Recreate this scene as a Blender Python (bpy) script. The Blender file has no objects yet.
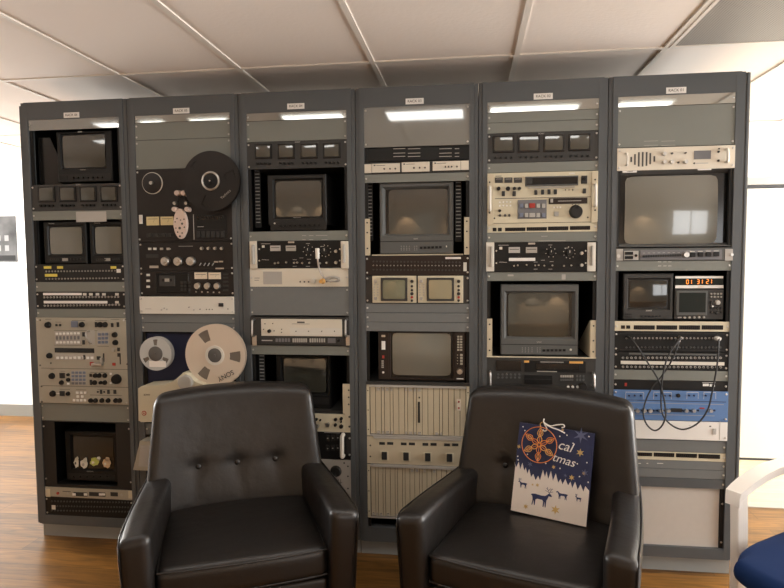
import bpy, bmesh, math, random
from mathutils import Vector, Matrix
random.seed(7)
SC = bpy.context.scene
COL = SC.collection
PI = math.pi
R = math.radians

# ------------------------------------------------------------------ camera
F_PX, CX, CY, CZ = 600.0, 2.1997, -2.7523, 1.4370
EXPOSURE = 0.45
YAW, PIT, ROL = -0.12838, 0.06357, -0.00788
ZT, ZB, PITCH = 2.203, 0.0746, 0.56
cyw, syw, cp, sp = math.cos(YAW), math.sin(YAW), math.cos(PIT), math.sin(PIT)
FW = Vector((syw*cp, cyw*cp, -sp)); RT = Vector((cyw, -syw, 0)); UP = RT.cross(FW)
cr, sr = math.cos(ROL), math.sin(ROL)
RT, UP = RT*cr + UP*sr, -RT*sr + UP*cr
CAM = Vector((CX, CY, CZ))
cd = bpy.data.cameras.new('camera'); cam = bpy.data.objects.new('camera', cd); COL.objects.link(cam)
cd.sensor_width = 36.0; cd.lens = F_PX/784*36.0; cd.clip_start = 0.02
cam.matrix_world = Matrix(((RT.x, UP.x, -FW.x, CAM.x), (RT.y, UP.y, -FW.y, CAM.y), (RT.z, UP.z, -FW.z, CAM.z), (0, 0, 0, 1)))
SC.camera = cam

def P(u, v, Y=0.0):
    """the point of the vertical plane at depth Y that the photograph shows at u, v"""
    d = FW + RT*((u-392)/F_PX) - UP*((v-294)/F_PX)
    return CAM + d*((Y-CAM.y)/d.y)

# ------------------------------------------------------------------ materials
M = {}
def mat(name, col, rough=.5, metal=0.0, coat=0.0, emit=0.0, spec=.5, noise=0.0, nscale=40, bump=0.0, ior=1.5):
    m = bpy.data.materials.new(name); m.use_nodes = True; nt = m.node_tree
    b = nt.nodes['Principled BSDF']
    c = (col[0], col[1], col[2], 1)
    b.inputs['Base Color'].default_value = c; b.inputs['Roughness'].default_value = rough
    b.inputs['Metallic'].default_value = metal; b.inputs['Specular IOR Level'].default_value = spec
    b.inputs['IOR'].default_value = ior
    if coat:
        b.inputs['Coat Weight'].default_value = coat; b.inputs['Coat Roughness'].default_value = .04; b.inputs['Coat IOR'].default_value = 1.6
    if emit:
        b.inputs['Emission Color'].default_value = c; b.inputs['Emission Strength'].default_value = emit
    if noise or bump:
        tc = nt.nodes.new('ShaderNodeTexCoord'); n = nt.nodes.new('ShaderNodeTexNoise'); n.inputs['Scale'].default_value = nscale
        n.inputs['Detail'].default_value = 4; nt.links.new(tc.outputs['Object'], n.inputs['Vector'])
        if noise:
            mr = nt.nodes.new('ShaderNodeMapRange'); mr.inputs['To Min'].default_value = 1-noise; mr.inputs['To Max'].default_value = 1+noise
            mx = nt.nodes.new('ShaderNodeMix'); mx.data_type = 'RGBA'; mx.blend_type = 'MULTIPLY'; mx.inputs[0].default_value = 1
            nt.links.new(n.outputs['Fac'], mr.inputs['Value']); mx.inputs[6].default_value = c
            nt.links.new(mr.outputs['Result'], mx.inputs[7]); nt.links.new(mx.outputs[2], b.inputs['Base Color'])
        if bump:
            bp = nt.nodes.new('ShaderNodeBump'); bp.inputs['Strength'].default_value = bump; bp.inputs['Distance'].default_value = .002
            nt.links.new(n.outputs['Fac'], bp.inputs['Height']); nt.links.new(bp.outputs['Normal'], b.inputs['Normal'])
    M[name] = m; return m
mat('frame', (.090, .098, .104), .45, spec=.35, noise=.06, nscale=6, bump=.12)
mat('endpanel', (.16, .165, .165), .45, noise=.05)
mat('blank', (.185, .195, .175), .5, noise=.05, nscale=9)
mat('blank2', (.155, .165, .165), .5, noise=.05)
mat('gloss', (.150, .160, .148), .06, coat=1.0, ior=1.8, spec=.8)
mat('mirror', (.36, .365, .345), .06, metal=1.0)
mat('plinth', (.30, .315, .31), .5)
mat('inner', (.012, .012, .013), .7)
mat('slot', (.35, .35, .34), .5)
mat('black', (.009, .0088, .0085), .45, spec=.3)
mat('blackg', (.012, .012, .012), .15)
mat('charcoal', (.020, .019, .018), .45, noise=.05, spec=.3)
mat('chargrey', (.042, .041, .039), .45, spec=.35)
mat('dgrey', (.036, .035, .033), .5, spec=.35)
mat('greycase', (.10, .103, .10), .5, spec=.35)
mat('brown', (.026, .017, .013), .45, spec=.3)
mat('deck', (.019, .0155, .014), .45, noise=.08, spec=.3)
mat('beige', (.54, .475, .345), .5, noise=.04)
mat('beige2', (.37, .345, .28), .5, noise=.04)
mat('beigepale', (.60, .55, .41), .45, noise=.03)
mat('cream', (.68, .63, .53), .45)
mat('offwhite', (.67, .645, .58), .45)
mat('offgrey', (.40, .38, .34), .5)
mat('white', (.80, .79, .76), .45)
mat('paper', (.80, .76, .71), .6)
mat('papergrey', (.42, .40, .37), .6)
mat('pinkish', (.62, .49, .42), .4, noise=.1, nscale=90)
mat('chrome', (.58, .57, .55), .36, metal=1.0)
mat('steel', (.55, .53, .50), .35, metal=1.0)
mat('gold', (.80, .46, .14), .4, metal=.4)
mat('copper', (.80, .27, .07), .4, metal=.35)
mat('goldprint', (.55, .38, .14), .4)
mat('meter', (.62, .52, .28), .4)
mat('meterp', (.72, .62, .48), .4)
mat('yellow', (.72, .60, .10), .5)
mat('red', (.38, .03, .02), .5)
mat('ledred', (.9, .12, .02), .4, emit=1.2)
mat('ledorange', (1.0, .26, .03), .4, emit=1.3)
mat('blue', (.10, .20, .42), .45, noise=.04)
mat('bluekey', (.16, .19, .26), .5)
mat('navy', (.010, .014, .045), .7)
mat('greykey', (.42, .41, .38), .5)
mat('keypad', (.16, .16, .17), .5)
mat('greenlt', (.32, .42, .12), .5)
mat('inkblack', (.02, .02, .02), .6)
mat('ink', (.07, .065, .06), .6)
mat('inklight', (.45, .43, .40), .6)
mat('screen_dark', (.016, .017, .015), .08, coat=.6)
mat('screen', (.050, .050, .040), .10, coat=1.0)
mat('screen_mid', (.060, .057, .047), .08, coat=1.0)
mat('screen_light', (.15, .148, .125), .16, coat=1.0)
mat('screen_flat', (.012, .015, .012), .5, spec=.2)
mat('scope', (.16, .16, .10), .15, coat=.6)
mat('scope2', (.30, .26, .16), .15, coat=.6)
mat('clearreel', (.50, .51, .50), .25)
mat('reelbeige', (.62, .52, .42), .35)
mat('hub', (.10, .095, .09), .5)
mat('reelblack', (.014, .0115, .0105), .4, spec=.35)
mat('tapegrey', (.17, .145, .12), .45)
mat('wood_trim', (.30, .30, .28), .5)
mat('rope', (.80, .78, .74), .7)
mat('bag_navy', (.013, .023, .080), .45, noise=.35, nscale=30)
mat('bag_deer', (.018, .030, .11), .45)
mat('bag_star', (.10, .12, .22), .45)
mat('bag_snow', (.72, .66, .61), .5, noise=.06, nscale=14)
mat('leg', (.02, .017, .015), .4)
mat('wall_white', (.82, .80, .76), .7, bump=.1, nscale=120)
mat('wall_cream', (.74, .71, .64), .6)
mat('door_cream', (.55, .53, .46), .45)
mat('rail_grey', (.36, .35, .31), .5)
mat('skirt', (.22, .215, .19), .6)
mat('tbar', (.74, .69, .62), .45)
mat('light', (1, .99, .94), .5, emit=5.0)
mat('lightback', (1, .97, .92), .5, emit=10.0)
mat('blue_fabric', (.006, .026, .105), .85, bump=.25, nscale=700, spec=.2)
mat('white_frame', (.90, .88, .84), .35)
mat('photo_grey', (.085, .085, .085), .8, spec=.1, noise=.9, nscale=7)
mat('photo_dark', (.03, .03, .03), .8, spec=.1)
mat('photo_light', (.24, .24, .24), .8, spec=.1)
mat('fig_white', (.70, .68, .60), .5)
mat('fig_green', (.45, .50, .12), .5)
mat('fig_tan', (.62, .45, .28), .5)
mat('dark_wall', (.45, .38, .30), .7)

def leather():
    m = mat('leather', (.011, .0088, .0078), .40, coat=0, spec=.6)
    nt = m.node_tree; b = nt.nodes['Principled BSDF']
    tc = nt.nodes.new('ShaderNodeTexCoord')
    n1 = nt.nodes.new('ShaderNodeTexVoronoi'); n1.inputs['Scale'].default_value = 380
    n2 = nt.nodes.new('ShaderNodeTexNoise'); n2.inputs['Scale'].default_value = 9; n2.inputs['Detail'].default_value = 5
    n3 = nt.nodes.new('ShaderNodeTexNoise'); n3.inputs['Scale'].default_value = 4
    for n in (n1, n2, n3): nt.links.new(tc.outputs['Object'], n.inputs['Vector'])
    b1 = nt.nodes.new('ShaderNodeBump'); b1.inputs['Strength'].default_value = .12; b1.inputs['Distance'].default_value = .0008
    b2 = nt.nodes.new('ShaderNodeBump'); b2.inputs['Strength'].default_value = .35; b2.inputs['Distance'].default_value = .012
    nt.links.new(n1.outputs['Distance'], b1.inputs['Height']); nt.links.new(n2.outputs['Fac'], b2.inputs['Height'])
    nt.links.new(b2.outputs['Normal'], b1.inputs['Normal']); nt.links.new(b1.outputs['Normal'], b.inputs['Normal'])
    mr = nt.nodes.new('ShaderNodeMapRange'); mr.inputs['To Min'].default_value = .30; mr.inputs['To Max'].default_value = .46
    nt.links.new(n3.outputs['Fac'], mr.inputs['Value']); nt.links.new(mr.outputs['Result'], b.inputs['Roughness'])
leather()

def floor_mat(name, c1, c2, rough, seam=(.03, .015, .006)):
    m = bpy.data.materials.new(name); m.use_nodes = True; nt = m.node_tree; b = nt.nodes['Principled BSDF']
    tc = nt.nodes.new('ShaderNodeTexCoord')
    br = nt.nodes.new('ShaderNodeTexBrick'); br.inputs['Scale'].default_value = 1.0
    br.inputs['Brick Width'].default_value = 1.25; br.inputs['Row Height'].default_value = .127
    br.inputs['Mortar Size'].default_value = .0012; br.inputs['Color1'].default_value = (.35, .35, .35, 1); br.inputs['Color2'].default_value = (.75, .75, .75, 1)
    br.inputs['Mortar'].default_value = (0, 0, 0, 1); br.offset = .37
    nt.links.new(tc.outputs['Object'], br.inputs['Vector'])
    mp = nt.nodes.new('ShaderNodeMapping'); mp.inputs['Scale'].default_value = (2.2, 22, 1)
    nt.links.new(tc.outputs['Object'], mp.inputs['Vector'])
    n = nt.nodes.new('ShaderNodeTexNoise'); n.inputs['Scale'].default_value = 1.6; n.inputs['Detail'].default_value = 7; n.inputs['Distortion'].default_value = 1.2
    nt.links.new(mp.outputs['Vector'], n.inputs['Vector'])
    add = nt.nodes.new('ShaderNodeMath'); add.operation = 'MULTIPLY_ADD'; add.inputs[1].default_value = .45
    nt.links.new(br.outputs['Color'], add.inputs[0]); 
    sc2 = nt.nodes.new('ShaderNodeMath'); sc2.operation = 'MULTIPLY'; sc2.inputs[1].default_value = .75
    nt.links.new(n.outputs['Fac'], sc2.inputs[0]); nt.links.new(sc2.outputs[0], add.inputs[2])
    cr_ = nt.nodes.new('ShaderNodeValToRGB'); e = cr_.color_ramp.elements
    e[0].position = .38; e[0].color = (*c1, 1); e[1].position = .85; e[1].color = (*c2, 1)
    nt.links.new(add.outputs[0], cr_.inputs['Fac'])
    mx = nt.nodes.new('ShaderNodeMix'); mx.data_type = 'RGBA'; nt.links.new(br.outputs['Fac'], mx.inputs[0])
    nt.links.new(cr_.outputs['Color'], mx.inputs[6]); mx.inputs[7].default_value = (*seam, 1)
    nt.links.new(mx.outputs[2], b.inputs['Base Color'])
    b.inputs['Roughness'].default_value = rough; b.inputs['Specular IOR Level'].default_value = .35
    M[name] = m
floor_mat('floor', (.045, .018, .004), (.30, .140, .032), .30)
floor_mat('floor_pale', (.50, .40, .25), (.66, .56, .38), .40, (.3, .24, .16))

def ceiling_mat():
    m = mat('ceiling', (.80, .725, .655), .85)
    nt = m.node_tree; b = nt.nodes['Principled BSDF']
    tc = nt.nodes.new('ShaderNodeTexCoord'); n = nt.nodes.new('ShaderNodeTexNoise'); n.inputs['Scale'].default_value = 55; n.inputs['Detail'].default_value = 6
    nt.links.new(tc.outputs['Object'], n.inputs['Vector'])
    bp = nt.nodes.new('ShaderNodeBump'); bp.inputs['Strength'].default_value = .25; bp.inputs['Distance'].default_value = .003
    nt.links.new(n.outputs['Fac'], bp.inputs['Height']); nt.links.new(bp.outputs['Normal'], b.inputs['Normal'])
ceiling_mat()
def vent_mat():
    m = mat('perforated', (.20, .19, .175), .5)
    nt = m.node_tree; b = nt.nodes['Principled BSDF']
    tc = nt.nodes.new('ShaderNodeTexCoord'); n = nt.nodes.new('ShaderNodeTexVoronoi'); n.inputs['Scale'].default_value = 95; n.inputs['Randomness'].default_value = 0
    nt.links.new(tc.outputs['Object'], n.inputs['Vector'])
    c = nt.nodes.new('ShaderNodeValToRGB'); e = c.color_ramp.elements
    e[0].position = .30; e[0].color = (.05, .047, .042, 1); e[1].position = .42; e[1].color = (.30, .28, .25, 1)
    nt.links.new(n.outputs['Distance'], c.inputs['Fac']); nt.links.new(c.outputs['Color'], b.inputs['Base Color'])
vent_mat()

# ------------------------------------------------------------------ mesh helpers
CACHE = {}
def q(x): return round(x, 4)
def finish(bm, name, smooth=False):
    bmesh.ops.recalc_face_normals(bm, faces=bm.faces)
    me = bpy.data.meshes.new(name); bm.to_mesh(me); bm.free()
    if smooth:
        for p in me.polygons: p.use_smooth = True
        if smooth != 'all':
            me.set_sharp_from_angle(angle=R(35))
    return me
def box_me(w, d, h, bev=0.0, name='box'):
    """w x h in X/Z centred, y from 0 (back) to -d (front)"""
    k = ('b', q(w), q(d), q(h), q(bev))
    if k in CACHE: return CACHE[k]
    bm = bmesh.new(); bmesh.ops.create_cube(bm, size=1)
    for v in bm.verts: v.co = Vector((v.co.x*w, (v.co.y-.5)*d, v.co.z*h))
    if bev: bmesh.ops.bevel(bm, geom=bm.edges[:], offset=min(bev, .45*min(w, d, h)), segments=2, profile=.6, affect='EDGES')
    CACHE[k] = finish(bm, name); return CACHE[k]
def cyl_me(r, d, n=20, r2=None, bev=.15, name='disc'):
    r2 = r if r2 is None else r2
    k = ('c', q(r), q(d), n, q(r2))
    if k in CACHE: return CACHE[k]
    prof = [(0, 0), (r, 0), (r2, -d*(1-bev)), (r2*(1-bev*.6), -d), (0, -d)]
    CACHE[k] = lathe_me(prof, n, name); return CACHE[k]
def lathe_me(prof, n=24, name='turned'):
    """profile of (radius, y) turned about the Y axis"""
    bm = bmesh.new(); rings = []
    for r, y in prof:
        if r < 1e-6: rings.append([bm.verts.new((0, y, 0))])
        else: rings.append([bm.verts.new((r*math.cos(2*PI*i/n), y, r*math.sin(2*PI*i/n))) for i in range(n)])
    for a, b in zip(rings, rings[1:]):
        for i in range(n):
            j = (i+1) % n
            if len(a) == 1 and len(b) == 1: continue
            if len(a) == 1: bm.faces.new((a[0], b[i], b[j]))
            elif len(b) == 1: bm.faces.new((a[i], b[0], a[j]))
            else: bm.faces.new((a[i], b[i], b[j], a[j]))
    return finish(bm, name, True)
def prism_me(pts, d, name='plate', bev=0):
    """outline in X/Z extruded from y=0 to -d"""
    bm = bmesh.new(); vs = [bm.verts.new((x, 0, z)) for x, z in pts]
    f = bm.faces.new(vs)
    r = bmesh.ops.extrude_face_region(bm, geom=[f])
    for v in r['geom']:
        if isinstance(v, bmesh.types.BMVert): v.co.y -= d
    bmesh.ops.triangulate(bm, faces=[f for f in bm.faces if len(f.verts) > 4])
    return finish(bm, name)
def multi_me(shapes, name='pattern'):
    """several boxes in one mesh: (x0,x1,y0,y1,z0,z1)"""
    bm = bmesh.new()
    for x0, x1, y0, y1, z0, z1 in shapes:
        r = bmesh.ops.create_cube(bm, size=1)
        for v in r['verts']: v.co = Vector(((x0+x1)/2+v.co.x*(x1-x0), (y0+y1)/2+v.co.y*(y1-y0), (z0+z1)/2+v.co.z*(z1-z0)))
    return finish(bm, name)
def tube_me(pts, rad, n=8, sub=5, name='tube', closed=False):
    P_ = [Vector(p) for p in pts]; out = []; L = len(P_)
    segs = L if closed else L-1
    for i in range(segs):
        if closed: a, b, c, d = P_[(i-1) % L], P_[i], P_[(i+1) % L], P_[(i+2) % L]
        else: a, b, c, d = P_[max(i-1, 0)], P_[i], P_[i+1], P_[min(i+2, L-1)]
        for k in range(sub):
            t = k/sub
            out.append(.5*((2*b)+(c-a)*t+(2*a-5*b+4*c-d)*t*t+(3*b-a-3*c+d)*t**3))
    if not closed: out.append(P_[-1])
    bm = bmesh.new(); rings = []; N = None
    for i, p in enumerate(out):
        if closed: t = out[(i+1) % len(out)]-out[i-1]
        else: t = out[min(i+1, len(out)-1)]-out[max(i-1, 0)]
        if t.length < 1e-9: t = Vector((0, 0, 1))
        t.normalize()
        if N is None: N = t.orthogonal().normalized()
        N = (N - t*N.dot(t)).normalized(); B = t.cross(N)
        rings.append([bm.verts.new(p+rad*(math.cos(2*PI*k/n)*N+math.sin(2*PI*k/n)*B)) for k in range(n)])
    pairs = list(zip(rings, rings[1:])) + ([(rings[-1], rings[0])] if closed else [])
    for a, b in pairs:
        for k in range(n): bm.faces.new((a[k], a[(k+1) % n], b[(k+1) % n], b[k]))
    if not closed: bm.faces.new(rings[0][::-1]); bm.faces.new(rings[-1])
    return finish(bm, name, True)
def rbox_me(hx, hy, hz, r, n=(8, 8, 8), warp=None, name='cushion'):
    """rounded box; warp(p) bends it"""
    bm = bmesh.new(); H = (hx, hy, hz); vm = {}
    def co(ax, i):
        h, nn = H[ax], n[ax]
        # dense near the ends
        m = max(3, nn)
        ks = [-h, -h+.12*r, -h+.35*r, -h+.65*r, -h+r] + [(-h+r)+(2*h-2*r)*k/m for k in range(1, m)] + [h-r, h-.65*r, h-.35*r, h-.12*r, h]
        return ks
    K = [co(0, 0), co(1, 0), co(2, 0)]
    def vert(i, j, k):
        key = (i, j, k)
        if key not in vm:
            p = Vector((K[0][i], K[1][j], K[2][k]))
            c = Vector([max(-(H[a]-r), min(H[a]-r, p[a])) for a in range(3)])
            d = p-c
            if d.length > 1e-9: p = c + d.normalized()*r*max(abs(d.x), abs(d.y), abs(d.z))/r
            if warp: p = warp(p)
            vm[key] = bm.verts.new(p)
        return vm[key]
    I, J, L = len(K[0])-1, len(K[1])-1, len(K[2])-1
    for i in range(I):
        for j in range(J):
            for k in (0, L): bm.faces.new((vert(i, j, k), vert(i+1, j, k), vert(i+1, j+1, k), vert(i, j+1, k)))
    for i in range(I):
        for k in range(L):
            for j in (0, J): bm.faces.new((vert(i, j, k), vert(i+1, j, k), vert(i+1, j, k+1), vert(i, j, k+1)))
    for j in range(J):
        for k in range(L):
            for i in (0, I): bm.faces.new((vert(i, j, k), vert(i, j+1, k), vert(i, j+1, k+1), vert(i, j, k+1)))
    return finish(bm, name, 'all')
def text_me(s, size, name='lettering', ext=.0004, shear=0.0, align='CENTER'):
    k = ('t', s, q(size), shear)
    if k in CACHE: return CACHE[k]
    cu = bpy.data.curves.new('lettering', 'FONT'); cu.body = s; cu.size = size; cu.extrude = ext; cu.shear = shear
    cu.align_x = align; cu.align_y = 'CENTER'; cu.resolution_u = 3
    o = bpy.data.objects.new('lettering', cu); COL.objects.link(o)
    bpy.context.view_layer.update()
    me = bpy.data.meshes.new_from_object(o.evaluated_get(bpy.context.evaluated_depsgraph_get()))
    bpy.data.objects.remove(o); bpy.data.curves.remove(cu)
    me.transform(Matrix.Rotation(PI/2, 4, 'X'))
    me.name = 'lettering'; CACHE[k] = me; return me

# ------------------------------------------------------------------ object helpers
MATCOPY = {}
def obj(name, me, m=None, parent=None, loc=(0, 0, 0), rot=None):
    """world loc; parent never rotated unless the child is given in its local frame"""
    if m is not None:
        k = (me.name_full, m)
        if k not in MATCOPY:
            c = me if len(me.materials) == 0 else me.copy()
            if len(c.materials): c.materials.clear()
            c.materials.append(M[m]); MATCOPY[k] = c; MATCOPY[(c.name_full, m)] = c
        me = MATCOPY[k]
    o = bpy.data.objects.new(name, me); COL.objects.link(o)
    l = Vector(loc)
    if parent is not None:
        o.parent = parent; l = l - wloc(parent)
    o.location = l
    if rot: o.rotation_euler = rot
    return o
def wloc(o):
    l = Vector(o.location)
    while o.parent: o = o.parent; l = l + o.location
    return l
def tag(o, label, cat, group=None):
    o['label'] = label; o['category'] = cat
    if group: o['group'] = group
    return o
def empty(name, loc, label, cat, group=None, rot=0.0):
    o = bpy.data.objects.new(name, None); COL.objects.link(o); o.location = loc; o.rotation_euler = (0, 0, rot)
    o.empty_display_size = .05
    return tag(o, label, cat, group)
def struct(name, me, m, loc=(0, 0, 0)):
    o = obj(name, me, m, None, loc); o['kind'] = 'structure'; return o
def block(x0, x1, y0, y1, z0, z1, name='block'): return multi_me([(x0, x1, y0, y1, z0, z1)], name)
# ------------------------------------------------------------------ the room
ZC = 2.324
YB, YR, XS = 2.19, 1.635, 1.9
XL, XR_, YF = -3.2, 6.6, -5.6
struct('floor', block(XL-.1, XR_+.1, YF-.1, .80, -.05, 0), 'floor')
struct('floor.001', block(XL-.1, 3.0, .80, YB+.1, -.05, 0), 'floor')
struct('floor.002', block(3.0, XR_+.1, .80, YB+.1, -.05, 0), 'floor_pale')
struct('trim_1', block(3.0, XR_, .79, .825, .0005, .004), 'rail_grey')
struct('ceiling', block(XL-.1, XR_+.1, YF-.1, YB+.1, ZC, ZC+.05), 'ceiling')
struct('wall_back', block(XL-.1, XS, YB, YB+.1, 0, ZC), 'wall_white')
struct('wall_alcove', block(XS, XS+.08, YR, YB+.1, 0, ZC), 'wall_white')
struct('wall_right_back', block(XS+.08, XR_+.1, YR, YR+.1, 0, ZC), 'wall_white')
struct('wall_left', multi_me([(XL-.1, XL, YF, -.2, 0, ZC), (XL-.1, XL, 1.9, YB, 0, ZC), (XL-.1, XL, -.2, 1.9, 0, .75), (XL-.1, XL, -.2, 1.9, 2.12, ZC)], 'wall'), 'wall_white')
struct('wall_right', multi_me([(XR_, XR_+.1, YF, -1.6, 0, ZC), (XR_, XR_+.1, 1.3, YR, 0, ZC), (XR_, XR_+.1, -1.6, 1.3, 0, .5), (XR_, XR_+.1, -1.6, 1.3, 2.12, ZC)], 'wall'), 'wall_white')
struct('wall_front', multi_me([(XL-.1, 4.9, YF-.1, YF, 0, ZC), (6.3, XR_+.1, YF-.1, YF, 0, ZC), (4.9, 6.3, YF-.1, YF, 0, .7), (4.9, 6.3, YF-.1, YF, 2.0, ZC)], 'wall'), 'dark_wall')
struct('baseboard_back', block(XL, XS, YB-.015, YB, 0, .105), 'skirt')
# ceiling grid: bars towards the camera and across
k = 2
for x in (-2.6, -1.97, -1.35, -.73, -.11, .515, 1.125, 1.76, 2.408, 3.038, 3.66, 4.28, 4.9, 5.5):
    struct('trim_%d' % k, block(x-.0115, x+.0115, YF, YB if x < XS else YR, ZC-.006, ZC+.001), 'tbar'); k += 1
for y in (-4.87, -3.65, -2.43, -1.21, .022, 1.24):
    struct('trim_%d' % k, block(XL, XR_, y-.0115, y+.0115, ZC-.0062, ZC+.0012), 'tbar'); k += 1
v = empty('ceiling_vent', (3.36, -.3, ZC-.004), 'dark perforated square ceiling vent at the top right corner', 'vent')
obj('grille', multi_me([(3.05, 3.65, -.59, .01, ZC-.005, ZC-.002)]), 'perforated', v)
obj('frame', multi_me([(3.05, 3.65, -.59, -.575, ZC-.008, ZC-.003), (3.05, 3.65, -.005, .01, ZC-.008, ZC-.003), (3.05, 3.065, -.575, -.005, ZC-.008, ZC-.003), (3.635, 3.65, -.575, -.005, ZC-.008, ZC-.003)]), 'tbar', v)
# right-hand wall: track rail and sliding panel
struct('trim_%d' % k, block(XS+.1, XR_, YR-.035, YR, 1.895, 1.945), 'rail_grey'); k += 1
struct('trim_%d' % k, block(XS+.1, XR_, YR-.028, YR, 1.875, 1.894), 'inkblack'); k += 1
struct('door_1', block(XS+.1, XR_-.4, YR-.02, YR-.002, .018, 1.87), 'door_cream')
struct('trim_%d' % k, block(XS+.1, XR_, YR-.014, YR, .0, .016), 'inkblack'); k += 1
struct('trim_%d' % k, block(XS+.1, XR_, YR-.012, YR, 2.300, 2.318), 'tbar'); k += 1
# framed photograph on the back wall (only its right end is in view)
a, b = P(-60, 147, YB), P(32, 270, YB)
fr = empty('framed_picture', ((a.x+b.x)/2, YB-.001, b.z), 'white-framed black and white photograph on the wall left of the racks', 'picture')
obj('mount', block(a.x+.02, b.x-.02, YB-.012, YB-.002, b.z+.02, a.z-.02), 'white', fr)
obj('frame', multi_me([(a.x, b.x, YB-.025, YB-.001, b.z, b.z+.02), (a.x, b.x, YB-.025, YB-.001, a.z-.02, a.z), (a.x, a.x+.02, YB-.025, YB-.001, b.z+.02, a.z-.02), (b.x-.02, b.x, YB-.025, YB-.001, b.z+.02, a.z-.02)]), 'offgrey', fr)
c, d = P(-50, 217, YB-.012), P(18, 262, YB-.012)
pr = obj('print', block(c.x, d.x, YB-.0145, YB-.0122, d.z, c.z), 'photo_grey', fr)
sh = []
for i in range(7):
    for j in range(2):
        x = c.x+.06+i*(d.x-c.x-.1)/7; z = d.z+.10+j*.09
        sh.append((x, x+.04, YB-.0155, YB-.0146, z, z+.05))
for s_ in sh: obj('printed_window', block(*s_), 'photo_light', pr)
obj('printed_desk', block(c.x+.02, d.x-.02, YB-.0155, YB-.0146, d.z+.012, d.z+.06), 'photo_dark', pr)

# ceiling lights (in front of the racks they show only as reflections in the glossy panels)
def troffer(x0, x1, y0, y1, m, lab, grp=None):
    t = empty('ceiling_light', ((x0+x1)/2, (y0+y1)/2, ZC-.002), lab, 'ceiling light', grp)
    obj('diffuser', block(x0+.01, x1-.01, y0+.01, y1-.01, ZC-.010, ZC-.007), m, t)
    obj('frame', multi_me([(x0, x1, y0, y0+.01, ZC-.011, ZC-.002), (x0, x1, y1-.01, y1, ZC-.011, ZC-.002), (x0, x0+.01, y0+.01, y1-.01, ZC-.011, ZC-.002), (x1-.01, x1, y0+.01, y1-.01, ZC-.011, ZC-.002)]), 'white', t)
LAMPS = [(-.26, -.02), (.07, .24), (.41, .67), (1.02, 1.42), (1.68, 2.17), (2.32, 2.85), (3.06, 3.38)]
for x0, x1 in LAMPS:
    troffer(x0, x1, -1.185, -.93, 'light', 'narrow ceiling light mirrored in the glossy panels at the rack tops', 'ceiling lights in front of the racks')
troffer(-2.35, -1.75, .3, 1.5, 'lightback', 'ceiling light behind the left end of the racks')
troffer(4.62, 5.22, .1, 1.2, 'lightback', 'ceiling light beyond the right end of the racks')

def window(n, x0, x1, y0, y1, z0, z1, axis):
    """a glazed frame in a wall opening; n numbers it"""
    t = .04; s = []
    if axis == 'x':
        xm = (x0+x1)/2
        for yy in (y0, (y0+y1)/2-t/2, y1-t): s.append((xm-.02, xm+.02, yy, yy+t, z0, z1))
        for zz in (z0, z1-t): s.append((xm-.019, xm+.019, y0, y1, zz, zz+t))
    else:
        ym = (y0+y1)/2
        for xx in (x0, (x0+x1)/2-t/2, x1-t): s.append((xx, xx+t, ym-.02, ym+.02, z0, z1))
        for zz in (z0, z1-t): s.append((x0, x1, ym-.019, ym+.019, zz, zz+t))
    struct('window_%d' % n, multi_me(s), 'white')
window(1, XL-.1, XL, -.2, 1.9, .75, 2.12, 'x')
window(2, XR_, XR_+.1, -1.6, 1.3, .5, 2.12, 'x')
window(3, 4.9, 6.3, YF-.1, YF, .7, 2.0, 'y')
def area(name, loc, rot, sx, sy, power, col):
    l = bpy.data.lights.new(name, 'AREA'); l.shape = 'RECTANGLE'; l.size = sx; l.size_y = sy; l.energy = power; l.color = col
    o = bpy.data.objects.new(name, l); COL.objects.link(o); o.location = loc; o.rotation_euler = rot; return o
area('daylight_left', (XL-.12, .85, 1.43), (0, R(-104), 0), 1.37, 2.1, 150, (1, .985, .96))
area('daylight_right', (XR_+.12, -.15, 1.3), (0, R(103), 0), 1.6, 2.9, 270, (1, .985, .96))
area('daylight_front', (5.6, YF-.12, 1.35), (R(90), 0, 0), 1.4, 1.3, 20, (1, .985, .96))
# downlights and a door added behind the camera to feed the tubes' warm reflections
struct('door_2', block(1.35, 2.2, YF, YF+.03, 0, 2.02), 'door_cream')
for i, x in enumerate((-1.6, -.3, 1.0, 2.9, 3.9)):
    t = empty('downlight', (x, YF+.5, ZC-.01), 'small round ceiling downlight added behind the camera to warm the screen reflections', 'ceiling light', 'added downlights behind the camera')
    obj('trim_ring', lathe_me([(.035, 0), (.05, 0), (.05, -.006), (.035, -.004), (.035, 0)], 20), 'white', t, (x, YF+.5, ZC-.003), (R(90), 0, 0))
    l = bpy.data.lights.new('added_wall_washer', 'SPOT'); l.energy = 220; l.color = (1, .72, .45); l.spot_size = R(52); l.spot_blend = .6; l.shadow_soft_size = .03
    o = bpy.data.objects.new('added_wall_washer', l); COL.objects.link(o); o.location = (x, YF+.5, ZC-.02); o.rotation_euler = (R(-18), 0, 0)
    if i in (1, 3):  # unseen pictures added to vary what the screens reflect
        pf = empty('framed_picture', (x, YF+.02, 1.3), 'framed picture under a downlight added to the wall behind the camera for reflections', 'picture', 'added pictures behind the camera')
        obj('frame', block(x-.3, x+.3, YF+.001, YF+.02, 1.2, 1.7), 'photo_dark', pf); obj('print', block(x-.25, x+.25, YF+.02, YF+.022, 1.25, 1.65), 'photo_light', pf)
w = bpy.data.worlds.new('world'); SC.world = w; w.use_nodes = True
w.node_tree.nodes['Background'].inputs['Color'].default_value = (.9, .95, 1, 1); w.node_tree.nodes['Background'].inputs['Strength'].default_value = 1.0

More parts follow.
